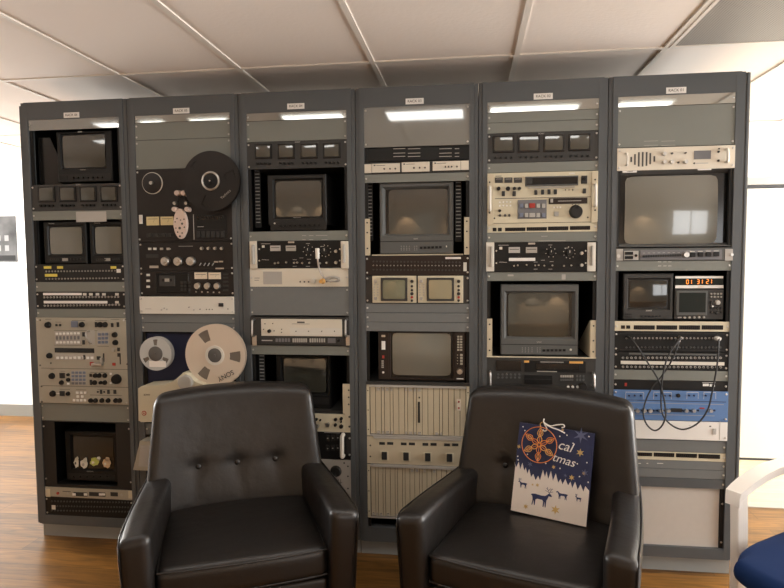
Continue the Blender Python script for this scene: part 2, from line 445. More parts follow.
# ------------------------------------------------------------------ equipment helpers
class S: win = (0, 0, 1); root = None; y = .004
A1, A2, A3, A4 = [(10, y, 4.523) for y in (90, 200, 310, 410)]
B1, B2, B3 = [(120, y, 4.523) for y in (90, 200, 300)]
C1, C2, C3 = [(235, y, 4.523) for y in (90, 200, 300)]; C4 = (290, 400, 4.523)
D1, D2, D3, D4 = [(350, y, 4.523) for y in (90, 200, 310, 420)]
E1, E2, E3 = [(475, y, 4.523) for y in (90, 190, 290)]
G1, G2, G3, G4 = [(600, y, 4.9) for y in (80, 180, 260, 360)]; G5 = (600, 440, 3.973)
RC = [PITCH*(i+.5) for i in range(6)]
UC = [78, 186, 297.5, 416.5, 541, 677.5]
WORD = ['leftmost rack', 'second rack from left', 'third rack from left', 'fourth rack from left', 'fifth rack from left', 'rightmost rack']
def zat(r, v, Y=.004):
    """height on rack r's centre line that shows at image row v"""
    u = UC[r]
    for _ in range(4):
        p = P(u, v, Y); u += (RC[r]-p.x)*200
    return P(u, v, Y).z
def Q(a, b, Y=None):
    x0, y0, s = S.win
    return P(x0+a/s, y0+b/s, S.y if Y is None else Y)
def px(a, b): return Q(a+1, b).x-Q(a, b).x
def fb(name, a0, b0, a1, b1, m, d=.003, lift=0, bev=.0006, parent=None):
    am, bm_ = (a0+a1)/2, (b0+b1)/2
    c = Q(am, bm_); w = Q(a1, bm_).x-Q(a0, bm_).x; h = Q(am, b0).z-Q(am, b1).z
    return obj(name, box_me(round(w, 3) if w > .004 else w, d, round(h, 3) if h > .004 else h, bev), m, parent or S.root, (c.x, S.y-lift, c.z))
def fc(name, a, b, r, m, d=.004, lift=0, n=16, r2=None, parent=None):
    c = Q(a, b); rr = round(r*px(a, b), 3) if r*px(a, b) > .0025 else r*px(a, b)
    return obj(name, cyl_me(rr, d, n, None if r2 is None else rr*r2), m, parent or S.root, (c.x, S.y-lift, c.z))
def knob(a, b, r, m='charcoal', d=.012, name='knob', pointer=None, lift=0, parent=None):
    o = fc(name, a, b, r, m, d, lift, 18, .88, parent)
    if pointer:
        c = Q(a, b); rr = r*px(a, b)
        obj('pointer', box_me(rr*.18, .001, rr*.8), pointer, o, (c.x, S.y-lift-d, c.z+rr*.35))
    return o
def ft(name, s, a, b, size, m, lift=.0005, rot=0, shear=0, parent=None):
    c = Q(a, b)
    return obj(name, text_me(s, size, shear=shear), m, parent or S.root, (c.x, S.y-lift, c.z), (0, rot, 0))
def row(n, a0, b0, a1, b1, fn):
    for i in range(n):
        t = i/(n-1) if n > 1 else 0
        fn(a0+(a1-a0)*t, b0+(b1-b0)*t)
SCREW = lathe_me([(0, 0), (.0046, 0), (.0043, -.0018), (.0022, -.0028), (.002, -.002), (0, -.002)], 12, 'screw')
def screws(root, r, zs, y=None, xs=(-.232, .232), m='chrome'):
    for z in zs:
        for x in xs: obj('screw', SCREW, m, root, (RC[r]+x, (S.y if y is None else y), z))
def unit(name, label, cat, r, v0, v1, m, depth=.3, y=.004, group=None, sc=None, w=.4826, chm='dgrey', bev=.001):
    z1, z0 = zat(r, v0, y), zat(r, v1, y); z1 -= .0008; z0 += .0008
    root = empty(name, (RC[r], y, z0), label, cat, group)
    obj('front_panel', box_me(w, .004, z1-z0, bev), m, root, (RC[r], y+.004, (z0+z1)/2))
    if depth: obj('chassis', box_me(.436, depth, z1-z0-.004), chm, root, (RC[r], y+.0045+depth, (z0+z1)/2))
    S.root = root; S.y = y
    h = z1-z0
    if sc is None: sc = 2
    if sc == 2: screws(root, r, (z0+min(.012, h*.25), z1-min(.012, h*.25)) if h > .03 else ((z0+z1)/2,))
    elif sc == 1: screws(root, r, ((z0+z1)/2,))
    return root
def blank(r, v0, v1, label, m='blank', sc=2, y=.004, group='grey blanking panels'):
    z1, z0 = zat(r, v0, y)-.0008, zat(r, v1, y)+.0008; h = z1-z0
    root = obj('blanking_panel', box_me(.4826, .004, h, .0008), m, None, (RC[r], y+.004, (z0+z1)/2))
    tag(root, label, 'panel', group)
    S.root = root; S.y = y
    screws(root, r, (z0+min(.014, h*.25), z1-min(.014, h*.25)) if (sc == 2 and h > .03) else ((z0+z1)/2,))
    return root
def screen_me(w, h, bulge):
    k = ('s', q(w), q(h))
    if k in CACHE: return CACHE[k]
    n = 14; bm = bmesh.new(); g = []
    for i in range(n+1):
        rw = []
        for j in range(n+1):
            s, t = -1+2*i/n, -1+2*j/n
            r_ = max(abs(s), abs(t))
            if r_ > 1e-6:
                kk = (abs(s/r_)**16+abs(t/r_)**16)**(-1/16); s2, t2 = s*kk, t*kk
            else: s2, t2 = s, t
            rw.append(bm.verts.new((s2*w/2, -bulge*(1-.5*(s2*s2+t2*t2)), t2*h/2)))
        g.append(rw)
    for i in range(n):
        for j in range(n): bm.faces.new((g[i][j], g[i+1][j], g[i+1][j+1], g[i][j+1]))
    CACHE[k] = finish(bm, 'screen', 'all'); return CACHE[k]
def housing_me(w, h, depth, hole, inset, slope):
    """monitor shell: outer w x h (centred), hole = x0,x1,z0,z1 in the same frame, sloping in to inset"""
    x0, x1, z0, z1 = hole; W2, H2 = w/2, h/2; c = .004
    bm = bmesh.new()
    def ring(a, b, cc, d, y): return [bm.verts.new(p) for p in ((a, y, cc), (b, y, cc), (b, y, d), (a, y, d))]
    bk = ring(-W2*.92, W2*.92, -H2*.94, H2*.94, depth); ob = ring(-W2, W2, -H2, H2, .06); of = ring(-W2, W2, -H2, H2, c)
    o1 = ring(-W2+c, W2-c, -H2+c, H2-c, 0); i0 = ring(x0, x1, z0, z1, 0)
    i1 = ring(x0+slope, x1-slope, z0+slope, z1-slope, inset)
    for a, b in ((bk, ob), (ob, of), (of, o1), (o1, i0), (i0, i1)):
        for k in range(4): bm.faces.new((a[k], a[(k+1) % 4], b[(k+1) % 4], b[k]))
    bm.faces.new(bk); bm.faces.new(i1)
    return finish(bm, 'housing', False)
def crt(name, label, ow, sw, yf, case, scr, depth=.3, slope=.006, inset=.012, bezel='blackg', group=None, cat='monitor', hole=None):
    """ow = housing, sw = glass, both as a0,b0,a1,b1 in the current window"""
    S.y = yf
    a0, b0, a1, b1 = ow; am, bm_ = (a0+a1)/2, (b0+b1)/2
    c = Q(am, bm_); w = Q(a1, bm_).x-Q(a0, bm_).x; h = Q(am, b0).z-Q(am, b1).z
    def rel(t):
        e0, f0, e1, f1 = t; em, fm = (e0+e1)/2, (f0+f1)/2
        cc = Q(em, fm); ww = Q(e1, fm).x-Q(e0, fm).x; hh = Q(em, f0).z-Q(em, f1).z
        return cc, ww, hh
    cc, ww, hh = rel(hole or sw)
    if not hole: ww += 2*slope+.01; hh += 2*slope+.01
    root = empty(name, (c.x, yf, c.z-h/2), label, cat, group)
    obj('housing', housing_me(w, h, depth, (cc.x-c.x-ww/2, cc.x-c.x+ww/2, cc.z-c.z-hh/2, cc.z-c.z+hh/2), inset, slope), case, root, (c.x, yf, c.z))
    bz = obj('bezel', box_me(ww-2*slope-.001, .001, hh-2*slope-.001), bezel, root, (cc.x, yf+inset-.0002, cc.z))
    cs, ws, hs = rel(sw)
    obj('screen', screen_me(round(ws, 3), round(hs, 3), min(.5*inset, .04*ws+.003)), scr, root, (cs.x, yf+inset-.0015, cs.z))
    S.root = root
    return root
def handle(a, b0, b1, m='chrome', out=.03, rad=.004, name='handle'):
    t, b = Q(a, b0), Q(a, b1); y = S.y
    p0 = Vector((t.x, y, t.z)); p1 = Vector((b.x, y, b.z))
    pts = [p0, p0+Vector((0, -out*.7, 0)), p0+Vector((0, -out, -.008)), (p0+p1)/2+Vector((0, -out, 0)), p1+Vector((0, -out, .008)), p1+Vector((0, -out*.7, 0)), p1]
    o = obj(name, tube_me([p-p0 for p in pts], rad, 8, 3), m, S.root, p0); return o
def arc(a0, b0, a1, b1, w=2, m='ink', name='marking'):
    return fb(name, min(a0, a1), min(b0, b1), max(a0, a1)+ (w if a0 == a1 else 0), max(b0, b1)+(w if b0 == b1 else 0), m, .0004, 0, 0)

# ------------------------------------------------------------------ the racks
TOPS = [118.3, 113.9, 111.4, 105.5, 100, 94.3]
names = ['RACK 06', 'RACK 05', 'RACK 04', 'RACK 03', 'RACK 02', 'RACK 01']
BOTS = [517, 524, 527, 529.6, 538, 546.5]
for r in range(6):
    x0, x1 = PITCH*r, PITCH*(r+1)
    rk = empty('equipment_rack', ((x0+x1)/2, .3, 0), 'grey steel rack with header label %s, %s' % (names[r], WORD[r]), 'rack', 'row of six equipment racks')
    zt = zat(r, TOPS[r], 0); zb = zat(r, BOTS[r], 0)
    up = multi_me([(0, .0165, .005, .045, ZB, ZT-.001), (.0172, .0385, 0, .045, ZB, ZT)])
    obj('upright', up, 'frame', rk, (x0+.0016, 0, 0))
    up2 = multi_me([(-.0165, 0, .005, .045, ZB, ZT-.001), (-.0385, -.0172, 0, .045, ZB, ZT)])
    obj('upright', up2, 'frame', rk, (x1-.0016, 0, 0))
    hd = obj('header', block(x0+.0402, x1-.0402, .0005, .045, zt, ZT), 'frame', rk)
    obj('bottom_rail', block(x0+.0402, x1-.0402, .0005, .045, ZB, zb), 'frame', rk)
    obj('plinth', block(x0+.002, x1-.002, .03, .55, 0, ZB-.001), 'plinth', rk)
    for xx in (x0+.0385, x1-.0385-.016):
        obj('mounting_rail', block(xx, xx+.016, .009, .02, zb, zt), 'black', rk)
    obj('side_sheet', block(x0+.002, x0+.004, .046, .62, ZB, ZT-.002), 'inner', rk)
    obj('side_sheet', block(x1-.004, x1-.002, .046, .62, ZB, ZT-.002), 'inner', rk)
    obj('back_sheet', block(x0+.004, x1-.004, .616, .618, ZB, ZT-.002), 'inner', rk)
    obj('top_sheet', block(x0+.004, x1-.004, .046, .616, ZT-.004, ZT-.002), 'inner', rk)
    obj('bottom_sheet', block(x0+.004, x1-.004, .046, .616, ZB, ZB+.002), 'inner', rk)
    lx = [(71.5, 115.1), (181.2, 110.8), (295.8, 106.2), (414.6, 101.2), (543.2, 96.3), (676.2, 90.3)][r]
    p = P(lx[0], lx[1], 0)
    lp = obj('name_plate', box_me(.082, .0015, .026, .0005), 'white', rk, (p.x, .0004, p.z))
    obj('lettering', text_me(names[r], .0165), 'ink', lp, (p.x, -.0012, p.z))
    if r == 0: obj('end_panel', block(-.012, -.0005, .012, .62, ZB, ZT-.012), 'frame', rk)
    if r == 5:
        obj('end_panel', block(x1+.0005, x1+.020, .012, .62, ZB, ZT-.004), 'endpanel', rk)
        obj('end_strip', block(x1+.006, x1+.012, .006, .012, ZB, ZT-.004), 'frame', rk)
def slotrail(r, v0, v1, side, n, label):
    """inner chassis wall of an open bay with rows of bright slots"""
    pass
# ------------------------------------------------------------------ shared kinds of equipment
QG = 'strips of four small monitors'
def quad(r, v0, v1, win, label, scr, ky, scm='screen', knobs=4):
    root = unit('quad_monitor_strip', label, 'monitor', r, v0, v1, 'chargrey', .22, group=QG)
    S.win = win
    for n_, (a0, b0, a1, b1) in enumerate(scr):
        bz = fb('bezel', a0-8, b0-7, a1+8, b1+8, 'blackg', .006, 0, .002)
        c = Q((a0+a1)/2, (b0+b1)/2); w = Q(a1, b0).x-Q(a0, b0).x; h = Q(a0, b0).z-Q(a0, b1).z
        obj('screen', screen_me(round(w, 3), round(h, 3), .003), scm, bz, (c.x, S.y-.0062, c.z))
        for k_ in range(knobs):
            knob(a0+4+(a1-a0-8)*k_/(knobs-1), ky+(n_-1.5)*(scr[3][1]-scr[0][1])/3, 5.5, 'black', .010)
    a = (scr[1][2]+scr[2][0])/2
    ft('lettering', 'SONY', a, scr[1][1]-15, .010, 'inklight')
    return root
def jackrow(n, a0, b0, a1, b1, m='chrome', r=4):
    def j(a, b):
        o = fc('jack', a, b, r, m, .004, 0, 10)
        fc('jack_hole', a, b, r*.5, 'black', .0006, .0036, 8, parent=o)
    row(n, a0, b0, a1, b1, j)
def vents(r, v0, v1, label, win, groups, m='beigepale', extra=()):
    """slim beige strip with dark vent slots"""
    root = unit('vent_panel', label, 'panel', r, v0, v1, m, .1, group='slim cream strips with dark vents', sc=1)
    S.win = win
    for a0, b0, a1, b1 in groups:
        g = fb('vent', a0, b0, a1, b1, 'black', .001, 0, 0)
        n = max(2, int((a1-a0)/9)); sl = []
        p0, p1 = Q(a0, b0), Q(a1, b1); cx_, cz_ = wloc(g).x, wloc(g).z; w = p1.x-p0.x; h = Q((a0+a1)/2, b0).z-Q((a0+a1)/2, b1).z
        for i in range(1, n):
            x = -w/2+w*i/n; sl.append((x-.0008, x+.0008, -.0022, -.0008, -h/2, h/2))
        obj('fin', multi_me(sl), 'brown', g, (cx_, S.y, cz_))
    return root

# ================================================================= RACK 06 (leftmost)
blank(0, 118.3, 129.4, 'glossy narrow grey blank panel at the top of the leftmost rack, above the monitor', 'gloss', 1)
S.win = A1
t = empty('smoked_cover', (.13, .03, zat(0, 184)), 'dark smoked cover plate left of the topmost monitor in the leftmost rack', 'cover')
S.root = t; S.y = .05
obj('cover', prism_me([(-.075, 0), (.05, 0), (.05, .10), (-.01, .235), (-.075, .235)], .003), 'blackg', t, (.13, .05, zat(0, 184)+.003))
crt('video_monitor', 'small black monitor at the top of the leftmost rack, above a strip of four screens', (212, 186, 460, 416), (234, 203, 425, 350), .03, 'black', 'screen', .3, .004, .012)
fb('control_strip', 222, 380, 458, 414, 'charcoal', .004, 0, .001)
fb('speaker_grille', 228, 388, 262, 408, 'black', .0045, .002)
row(7, 290, 398, 420, 396, lambda a, b: knob(a, b, 4.5, 'black', .008, lift=.004))
ft('lettering', 'SONY', 316, 190, .009, 'offwhite'); ft('lettering', 'TRINITRON', 330, 361, .006, 'inklight')
fb('indicator', 308, 186, 326, 190, 'offwhite', .001)
quad(0, 184, 210.5, A1, 'strip of four small monitors under the topmost monitor in the leftmost rack', [(137, 443, 198, 500), (232, 443, 293, 498), (325, 442, 385, 498), (418, 440, 480, 498)], 522, 'screen', 4)
blank(0, 210.5, 219.9, 'grey blank panel with a taped paper slip, above twin monitors in the leftmost rack', 'blank', 1)
S.win = A2; fb('paper_slip', 299, 52, 436, 99, 'papergrey', .0008)
for (ow, sw, lb, lt) in (((152, 97, 345, 289), (177, 123, 322, 245), 'left one of the twin black monitors side by side in the leftmost rack', (192, 108)), ((360, 97, 519, 289), (382, 121, 512, 243), 'right one of the twin black monitors side by side in the leftmost rack', (398, 106))):
    crt('video_monitor', lb, ow, sw, .022, 'black', 'screen_light', .28, .004, .010, group='twin monitors in the leftmost rack')
    a = ow[0]; m_ = (ow[0]+ow[2])/2
    fb('label_plate', m_-12, 263, m_+14, 276, 'offgrey', .001)
    row(5, a+34, 270, a+70, 270, lambda u, v: fc('button', u, v, 4, 'dgrey', .004, 0, 8))
    row(4, m_+28, 268, ow[2]-24, 267, lambda u, v: fc('button', u, v, 4, 'dgrey', .004, 0, 8))
    ft('lettering', 'Panasonic', lt[0]-4, lt[1]-2, .008, 'inklight')
root = unit('patch_bay', 'black patch bay with four yellow tape labels under the twin monitors', 'patch bay', 0, 264, 281.8, 'charcoal', .15)
S.win = A2
for a0, b0, a1, b1 in ((153, 299, 187, 311), (213, 299, 240, 311), (455, 299, 481, 311), (158, 334, 214, 347)):
    fb('yellow_label', a0, b0, a1, b1, 'yellow', .0008)
fb('white_label', 482, 312, 501, 329, 'white', .0008)
jackrow(24, 165, 323, 475, 320, 'steel', 3); jackrow(24, 165, 357, 490, 353, 'steel', 3)
blank(0, 281.8, 291.8, 'grey blank panel between the two patch bays in the leftmost rack', 'blank', 1)
root = unit('patch_bay', 'black patch bay with two long white label strips in the leftmost rack', 'patch bay', 0, 291.8, 308.8, 'charcoal', .15)
S.win = A2
fb('label_strip', 150, 420, 324, 431, 'white', .0012); fb('label_strip', 152, 456, 440, 468, 'white', .0012)
for a in (338, 366, 396, 425, 484): fb('label_strip', a-8, 421, a+8, 432, 'offwhite', .001)
fb('label_strip', 476, 457, 492, 468, 'offwhite', .001)
jackrow(24, 156, 440, 490, 438, 'steel', 4); jackrow(24, 158, 478, 494, 474, 'steel', 4)
blank(0, 308.8, 317.5, 'narrow grey blank panel above the beige switcher in the leftmost rack', 'blank', 1)
# the beige production switcher
root = unit('video_switcher', 'large beige control panel crowded with knobs, keys and a fader lever', 'control panel', 0, 317.5, 404, 'beige2', .2, y=-.004)
S.win = A3
def ik(a, b, w, h, m='inkblack', n='button', d=.004): return fb(n, a-w/2, b-h/2, a+w/2, b+h/2, m, d, 0, .001)
for a0, b0, a1 in ((140, 265, 533), (145, 345, 535)): fb('seam', a0, b0, a1, b0+2, 'ink', .0006)
knob(174, 67, 13, 'black', .014); row(2, 211, 68, 228, 68, lambda a, b: ik(a, b, 8, 10))
ik(293, 64, 30, 28, 'bluekey'); knob(327, 66, 12, 'black', .012)
ik(390, 66, 10, 24); knob(408, 66, 12, 'black', .012); knob(431, 66, 12, 'black', .012); ik(463, 68, 10, 18); ik(489, 66, 10, 22)
fb('key_bed', 203, 97, 322, 158, 'offgrey', .001)
row(7, 213, 107, 311, 105, lambda a, b: ik(a, b, 10, 10, 'white'))
row(7, 213, 126, 311, 125, lambda a, b: ik(a, b, 8, 16, 'keypad'))
row(7, 215, 147, 311, 146, lambda a, b: ik(a, b, 10, 10, 'white'))
ik(334, 110, 11, 20); ik(334, 146, 11, 20)
fb('lever_slot', 350, 92, 384, 158, 'offgrey', .001)
c = Q(370, 124)
obj('fader_lever', tube_me([(-.012, 0, .03), (-.006, -.03, .032), (0, -.045, .015), (.002, -.03, -.02), (-.004, 0, -.03)], .004), 'chrome', S.root, (c.x, S.y, c.z))
fb('key_bed', 394, 97, 448, 158, 'offgrey', .001)
for j in range(3): row(3, 405, 110+18*j, 438, 109+18*j, lambda a, b: ik(a, b, 12, 12, 'bluekey'))
knob(475, 112, 12, 'black', .012); knob(478, 147, 12, 'black', .012)
fb('line', 200, 92, 395, 93.5, 'ink', .0005); fb('line', 200, 159, 325, 160.5, 'ink', .0005); fb('line', 396, 164, 448, 165.5, 'ink', .0005)
fb('display_window', 203, 172, 381, 193, 'blackg', .002)
fb('key_bed', 203, 196, 381, 226, 'offgrey', .001)
row(9, 217, 216, 372, 216, lambda a, b: ik(a, b, 12, 11, 'white')); ik(337, 213, 8, 20)
knob(180, 206, 12, 'black', .012); ik(402, 217, 16, 16); ik(371, 243, 17, 16, 'red'); ik(471, 245, 14, 13, 'red')
fb('slider_slot', 421, 196, 427, 234, 'inkblack', .001); fb('slider_slot', 496, 196, 501, 246, 'inkblack', .001)
fb('t_handle', 378, 238, 424, 250, 'chrome', .022, 0, .003); fb('t_stem', 412, 215, 424, 238, 'steel', .012, 0, .002)
knob(470, 180, 8, 'offgrey', .01); ik(492, 178, 11, 16); ik(493, 203, 12, 16); ik(186, 240, 5, 6)
knob(191, 298, 13, 'black', .012); ik(237, 296, 24, 24); knob(264, 292, 7, 'black', .008); knob(234, 328, 10, 'black', .01); knob(265, 315, 8, 'black', .01); ik(265, 333, 10, 9, 'white')
fb('key_bed', 277, 274, 345, 338, 'offgrey', .001)
for j in range(4): row(4, 286, 283+16*j, 336, 283+16*j, lambda a, b: ik(a, b, 12, 11, 'bluekey' if j < 3 else 'keypad'))
ik(366, 295, 11, 13, 'brown')
for a in (387, 405, 430): knob(a, 296, 10, 'black', .01)
ik(367, 327, 9, 24); knob(384, 328, 10, 'black', .01); knob(411, 328, 8, 'black', .01); knob(430, 328, 10, 'black', .01)
ik(457, 288, 9, 9, 'white'); ik(457, 330, 9, 9, 'white'); knob(484, 312, 21, 'black', .02, 'large_knob')
knob(195, 378, 13, 'black', .012); ik(237, 377, 22, 22); knob(264, 378, 9, 'black', .01); fb('line', 200, 376, 225, 379, 'white', .0006)
row(3, 305, 374, 341, 374, lambda a, b: ik(a, b, 11, 11, 'white')); row(2, 308, 391, 328, 391, lambda a, b: ik(a, b, 11, 11, 'white')); row(4, 291, 408, 340, 408, lambda a, b: ik(a, b, 11, 11, 'white'))
for a, w_ in ((398, 7), (413, 9), (427, 6), (446, 10), (475, 12)): ik(a, 370, w_, 18 if w_ > 8 else 8)
fb('line', 362, 385, 505, 387, 'ink', .0005)
for a in (366, 388, 417, 445, 479, 497): knob(a, 409, 10, 'black', .01)
for a0, b0, a1 in ((160, 41, 188), (205, 54, 232), (280, 47, 340), (385, 47, 440), (456, 42, 495), (180, 267, 200), (228, 276, 250), (362, 282, 440), (455, 268, 470), (225, 358, 272), (298, 360, 345), (395, 360, 480)):
    fb('line', a0, b0, a1, b0+1.6, 'ink', .0005)
for (a, b) in ((137, 46), (524, 42), (137, 250), (530, 245), (143, 345), (145, 415)): fc('screw', a, b, 3, 'ink', .002)
blank(0, 404, 421.6, 'wide grey blank panel below the beige control panel, above the bottom monitor', 'blank', 2)
# bottom bay
z0, z1 = zat(0, 488.2), zat(0, 421.8)
ap = tag(obj('monitor_surround', block(0, 1, 0, 1, 0, 1), 'charcoal', None, (RC[0], .006, (z0+z1)/2)), 'black surround plate around the bottom monitor in the leftmost rack', 'surround')
S.root = ap; S.y = .006; screws(ap, 0, (z0+.04, z1-.03))
me = multi_me([(-.2413, -.172, 0, .003, -(z1-z0)/2+.0008, (z1-z0)/2-.0008), (.160, .2413, 0, .003, -(z1-z0)/2+.0008, (z1-z0)/2-.0008), (-.172, .160, 0, .003, -(z1-z0)/2+.0008, -(z1-z0)/2+.012), (-.172, .160, 0, .003, (z1-z0)/2-.004, (z1-z0)/2-.0008)], 'surround')
me.materials.append(M['charcoal']); ap.data = me
S.win = A4
crt('video_monitor', 'black monitor with four small figures across its screen, bottom of the leftmost rack', (250, 98, 482, 322), (282, 124, 462, 266), .05, 'black', 'screen_dark', .3, .006, .014)
fb('control_strip', 262, 290, 478, 314, 'charcoal', .004, 0, .001); row(6, 290, 303, 440, 300, lambda a, b: knob(a, b, 5, 'black', .006, lift=.003))
ft('lettering', 'TRINITRON', 362, 278, .007, 'inklight')
def blob(a, b, w, h, m, seed, y):
    rnd = random.Random(seed); c = Q(a, b, y); s = px(a, b); pts = []
    for i in range(14):
        th = 2*PI*i/14; k_ = .78+.4*rnd.random()
        pts.append((w/2*s*k_*math.cos(th), h/2*s*k_*math.sin(th)))
    return prism_me(pts, .003, 'figure'), (c.x, y, c.z)
for i, (a, b, w_, h_, m_, nm) in enumerate(((301, 237, 22, 40, 'fig_white', 'first from the left, thin and white'), (338, 243, 34, 42, 'fig_white', 'second from the left, plump and white'), (384, 234, 40, 34, 'fig_green', 'third from the left, yellow-green'), (438, 240, 36, 40, 'fig_tan', 'rightmost, pale tan with a raised head'))):
    me, loc = blob(a, b, w_, h_, m_, i+3, .0535)
    f_ = tag(obj('cutout_figure', me, m_, None, loc), 'small animal sticker on the bottom left monitor, %s' % nm, 'cutout', 'animal stickers on the monitor')  # flat pale, green and tan shapes laid over the glass
    me2, loc2 = blob(a+(4 if i != 2 else 18), b-h_*.45, w_*.5, h_*.45, m_, i+30, .0535)
    obj('head', me2, 'fig_white' if i == 2 else m_, f_, loc2)
    me3, loc3 = blob(a-w_*.2, b+h_*.1, w_*.3, h_*.3, m_, i+60, .0502); obj('patch', me3, ('greycase', 'offgrey', 'fig_white', 'fig_white')[i], f_, loc3)
root = unit('tape_transport_panel', 'slim beige-grey strip with small black slots and a red button, leftmost rack', 'control panel', 0, 488.5, 498.4, 'beige2', .15)
S.win = A4
for a0, a1 in ((288, 350), (358, 432), (455, 488)): fb('slot', a0, 372, a1, 390, 'inkblack', .001)
for a in (291, 343, 411, 424): fb('button', a-7, 376, a+7, 386, 'white', .003, .001)
fc('button', 217, 376, 6, 'red', .004); fc('button', 264, 378, 5, 'offgrey', .003); fc('button', 505, 384, 6, 'offgrey', .003); fb('line', 238, 367, 275, 370, 'ink', .0005); fb('panel_end', 536, 366, 556, 400, 'beigepale', .002); fb('panel_end', 163, 356, 183, 392, 'beigepale', .002)
root = unit('patch_bay', 'black patch bay with dim brown jacks and one white tag, bottom of leftmost rack', 'patch bay', 0, 498.4, 517, 'black', .15)
S.win = A4; fb('white_label', 189, 430, 206, 450, 'offwhite', .001)
for b_ in (416, 438, 458): jackrow(26, 190 if b_ != 438 else 215, b_-4, 535, b_+2, 'greycase', 3.5)

# ================================================================= RACK 05
blank(1, 113.9, 121.6, 'narrow mirror-like panel at the top of the second rack from left', 'mirror', 1)
blank(1, 121.6, 139, 'upper of two wide grey blank panels over the black reel recorder', 'blank', 2)
blank(1, 139, 168.5, 'lower taller grey blank panel directly over the black reel recorder', 'blank', 2)
root = unit('reel_tape_recorder', 'black reel-to-reel tape recorder with one big black reel, second rack from left', 'tape recorder', 1, 168.5, 241.6, 'deck', .28, sc=None, y=.0)
S.win = B1
fc('turntable_rim', 148, 422, 46, 'offwhite', .006, 0, 40); fc('turntable', 148, 422, 43, 'reelblack', .009, 0, 40)
fc('spindle', 148, 422, 8, 'steel', .02, .0, 16)
for i in range(3):
    th = PI/2+2*PI*i/3; fb('spindle_lug', 148+10*math.cos(th)-3, 422-10*math.sin(th)-3, 148+10*math.cos(th)+3, 422-10*math.sin(th)+3, 'steel', .008)
S.win = B2
def vu(a0, b0, a1, b1, m='meter'):
    o = fb('meter', a0, b0, a1, b1, m, .004, 0, .001)
    am = (a0+a1)/2
    fb('scale_mark', a0+6, b0+9, a1-6, b0+11, 'ink', .0005, .0042, 0, parent=o); c = Q(am+6, (b0+b1)/2)
    obj('needle', box_me(.0008, .0004, .014, 0), 'ink', o, (c.x, S.y-.0045, c.z), (0, R(28), 0))
fb('power_switch', 89, 68, 103, 108, 'offwhite', .006); vu(121, 76, 178, 115); vu(185, 75, 243, 114)
fb('button_bed', 120, 150, 243, 168, 'inkblack', .002); row(4, 140, 158, 230, 158, lambda a, b: fc('button', a, b, 7, 'dgrey', .006, .001))
fb('panel_line', 332, 65, 335, 180, 'inklight', .0006)
fb('control_bay', 346, 68, 484, 176, 'black', .0015); fb('display_window', 350, 70, 470, 90, 'blackg', .002, .001)
row(6, 362, 80, 458, 80, lambda a, b: fc('indicator', a, b, 4, 'brown', .002, .003, 8))
fb('line', 350, 120, 380, 122, 'inklight', .0005, .0015); fb('line', 350, 132, 470, 133, 'dgrey', .0005, .0015)
row(6, 358, 155, 466, 155, lambda a, b: fb('transport_key', a-9, b-14, a+9, b+14, 'inkblack', .006, .001, .001))
# head cover: an oval plate with holes
c = Q(280, 108)
pts = [( .031*math.cos(t_)*(1+.08*math.cos(2*t_)), .072*math.sin(t_)) for t_ in [2*PI*i/28 for i in range(28)]]
hc = obj('head_cover', prism_me(pts, .02), 'pinkish', S.root, (c.x, S.y, c.z))
for (a, b, r_) in ((267, 85, 3.5), (283, 92, 3), (298, 88, 3.5), (259, 100, 3), (290, 108, 5), (262, 128, 3), (279, 128, 6), (300, 124, 3.5), (270, 146, 3.5), (290, 150, 3.5), (280, 165, 5)):
    p_ = Q(a, b); obj('hole', cyl_me(r_*px(a, b), .0008, 10), 'ink', hc, (p_.x, S.y-.020, p_.z))
S.win = B1
for a, b, r_ in ((268, 468, 13), (297, 468, 13), (257, 514, 8), (309, 514, 8), (255, 541, 12), (312, 541, 12)):
    knob(a, b, r_, 'pinkish' if r_ > 8 else 'steel', .028, 'tape_guide')
for a0, a1 in ((272, 268), (297, 303)):
    pp, pq = Q(a0, 478), Q(a1, 505); obj('guide_arm', tube_me([(0, 0, 0), (pq.x-pp.x, 0, pq.z-pp.z)], .004, 6, 1), 'black', S.root, (pp.x, S.y-.012, pp.z))
# the big black reel (rests on the recorder's spindle)
c = Q(412, 412, -.04); rr = 127*px(412, 412)
rl = empty('tape_reel', (c.x, -.03, c.z), 'large black metal tape reel with a silver ring, mounted on the black recorder', 'tape reel')
def flange_me(rr, hub, wins, d=.0025, n=72, hw=11):
    """reel flange with trapezoid windows: wins = centre angles"""
    bm = bmesh.new(); NR = 6; rs = [hub, hub*1.1, rr*.50, rr*.86, rr*.96, rr]
    def inwin(th): return any(abs(((th-w_+PI) % (2*PI))-PI) < R(hw) for w_ in wins)
    V = {}
    for y in (0, -d):
        for i in range(n):
            for k_, r_ in enumerate(rs): V[(y, i, k_)] = bm.verts.new((r_*math.cos(2*PI*i/n), y, r_*math.sin(2*PI*i/n)))
    cell = {}
    for i in range(n):
        th = 2*PI*(i+.5)/n
        for k_ in range(NR-1): cell[(i, k_)] = not (k_ == 2 and inwin(th))
    for (i, k_), on in cell.items():
        if not on: continue
        j = (i+1) % n
        for y in (0, -d): bm.faces.new((V[(y, i, k_)], V[(y, j, k_)], V[(y, j, k_+1)], V[(y, i, k_+1)]))
        def side(p1, p2): bm.faces.new((V[(0, *p1)], V[(0, *p2)], V[(-d, *p2)], V[(-d, *p1)]))
        if k_ == 0: side((i, 0), (j, 0))
        elif not cell[(i, k_-1)]: side((i, k_), (j, k_))
        if k_ == NR-2: side((i, NR-1), (j, NR-1))
        elif not cell[(i, k_+1)]: side((i, k_+1), (j, k_+1))
        if not cell[((i-1) % n, k_)]: side((i, k_), (i, k_+1))
        if not cell[(j, k_)]: side((j, k_), (j, k_+1))
    return finish(bm, 'flange')
W_ = [R(135), R(15), R(255)]
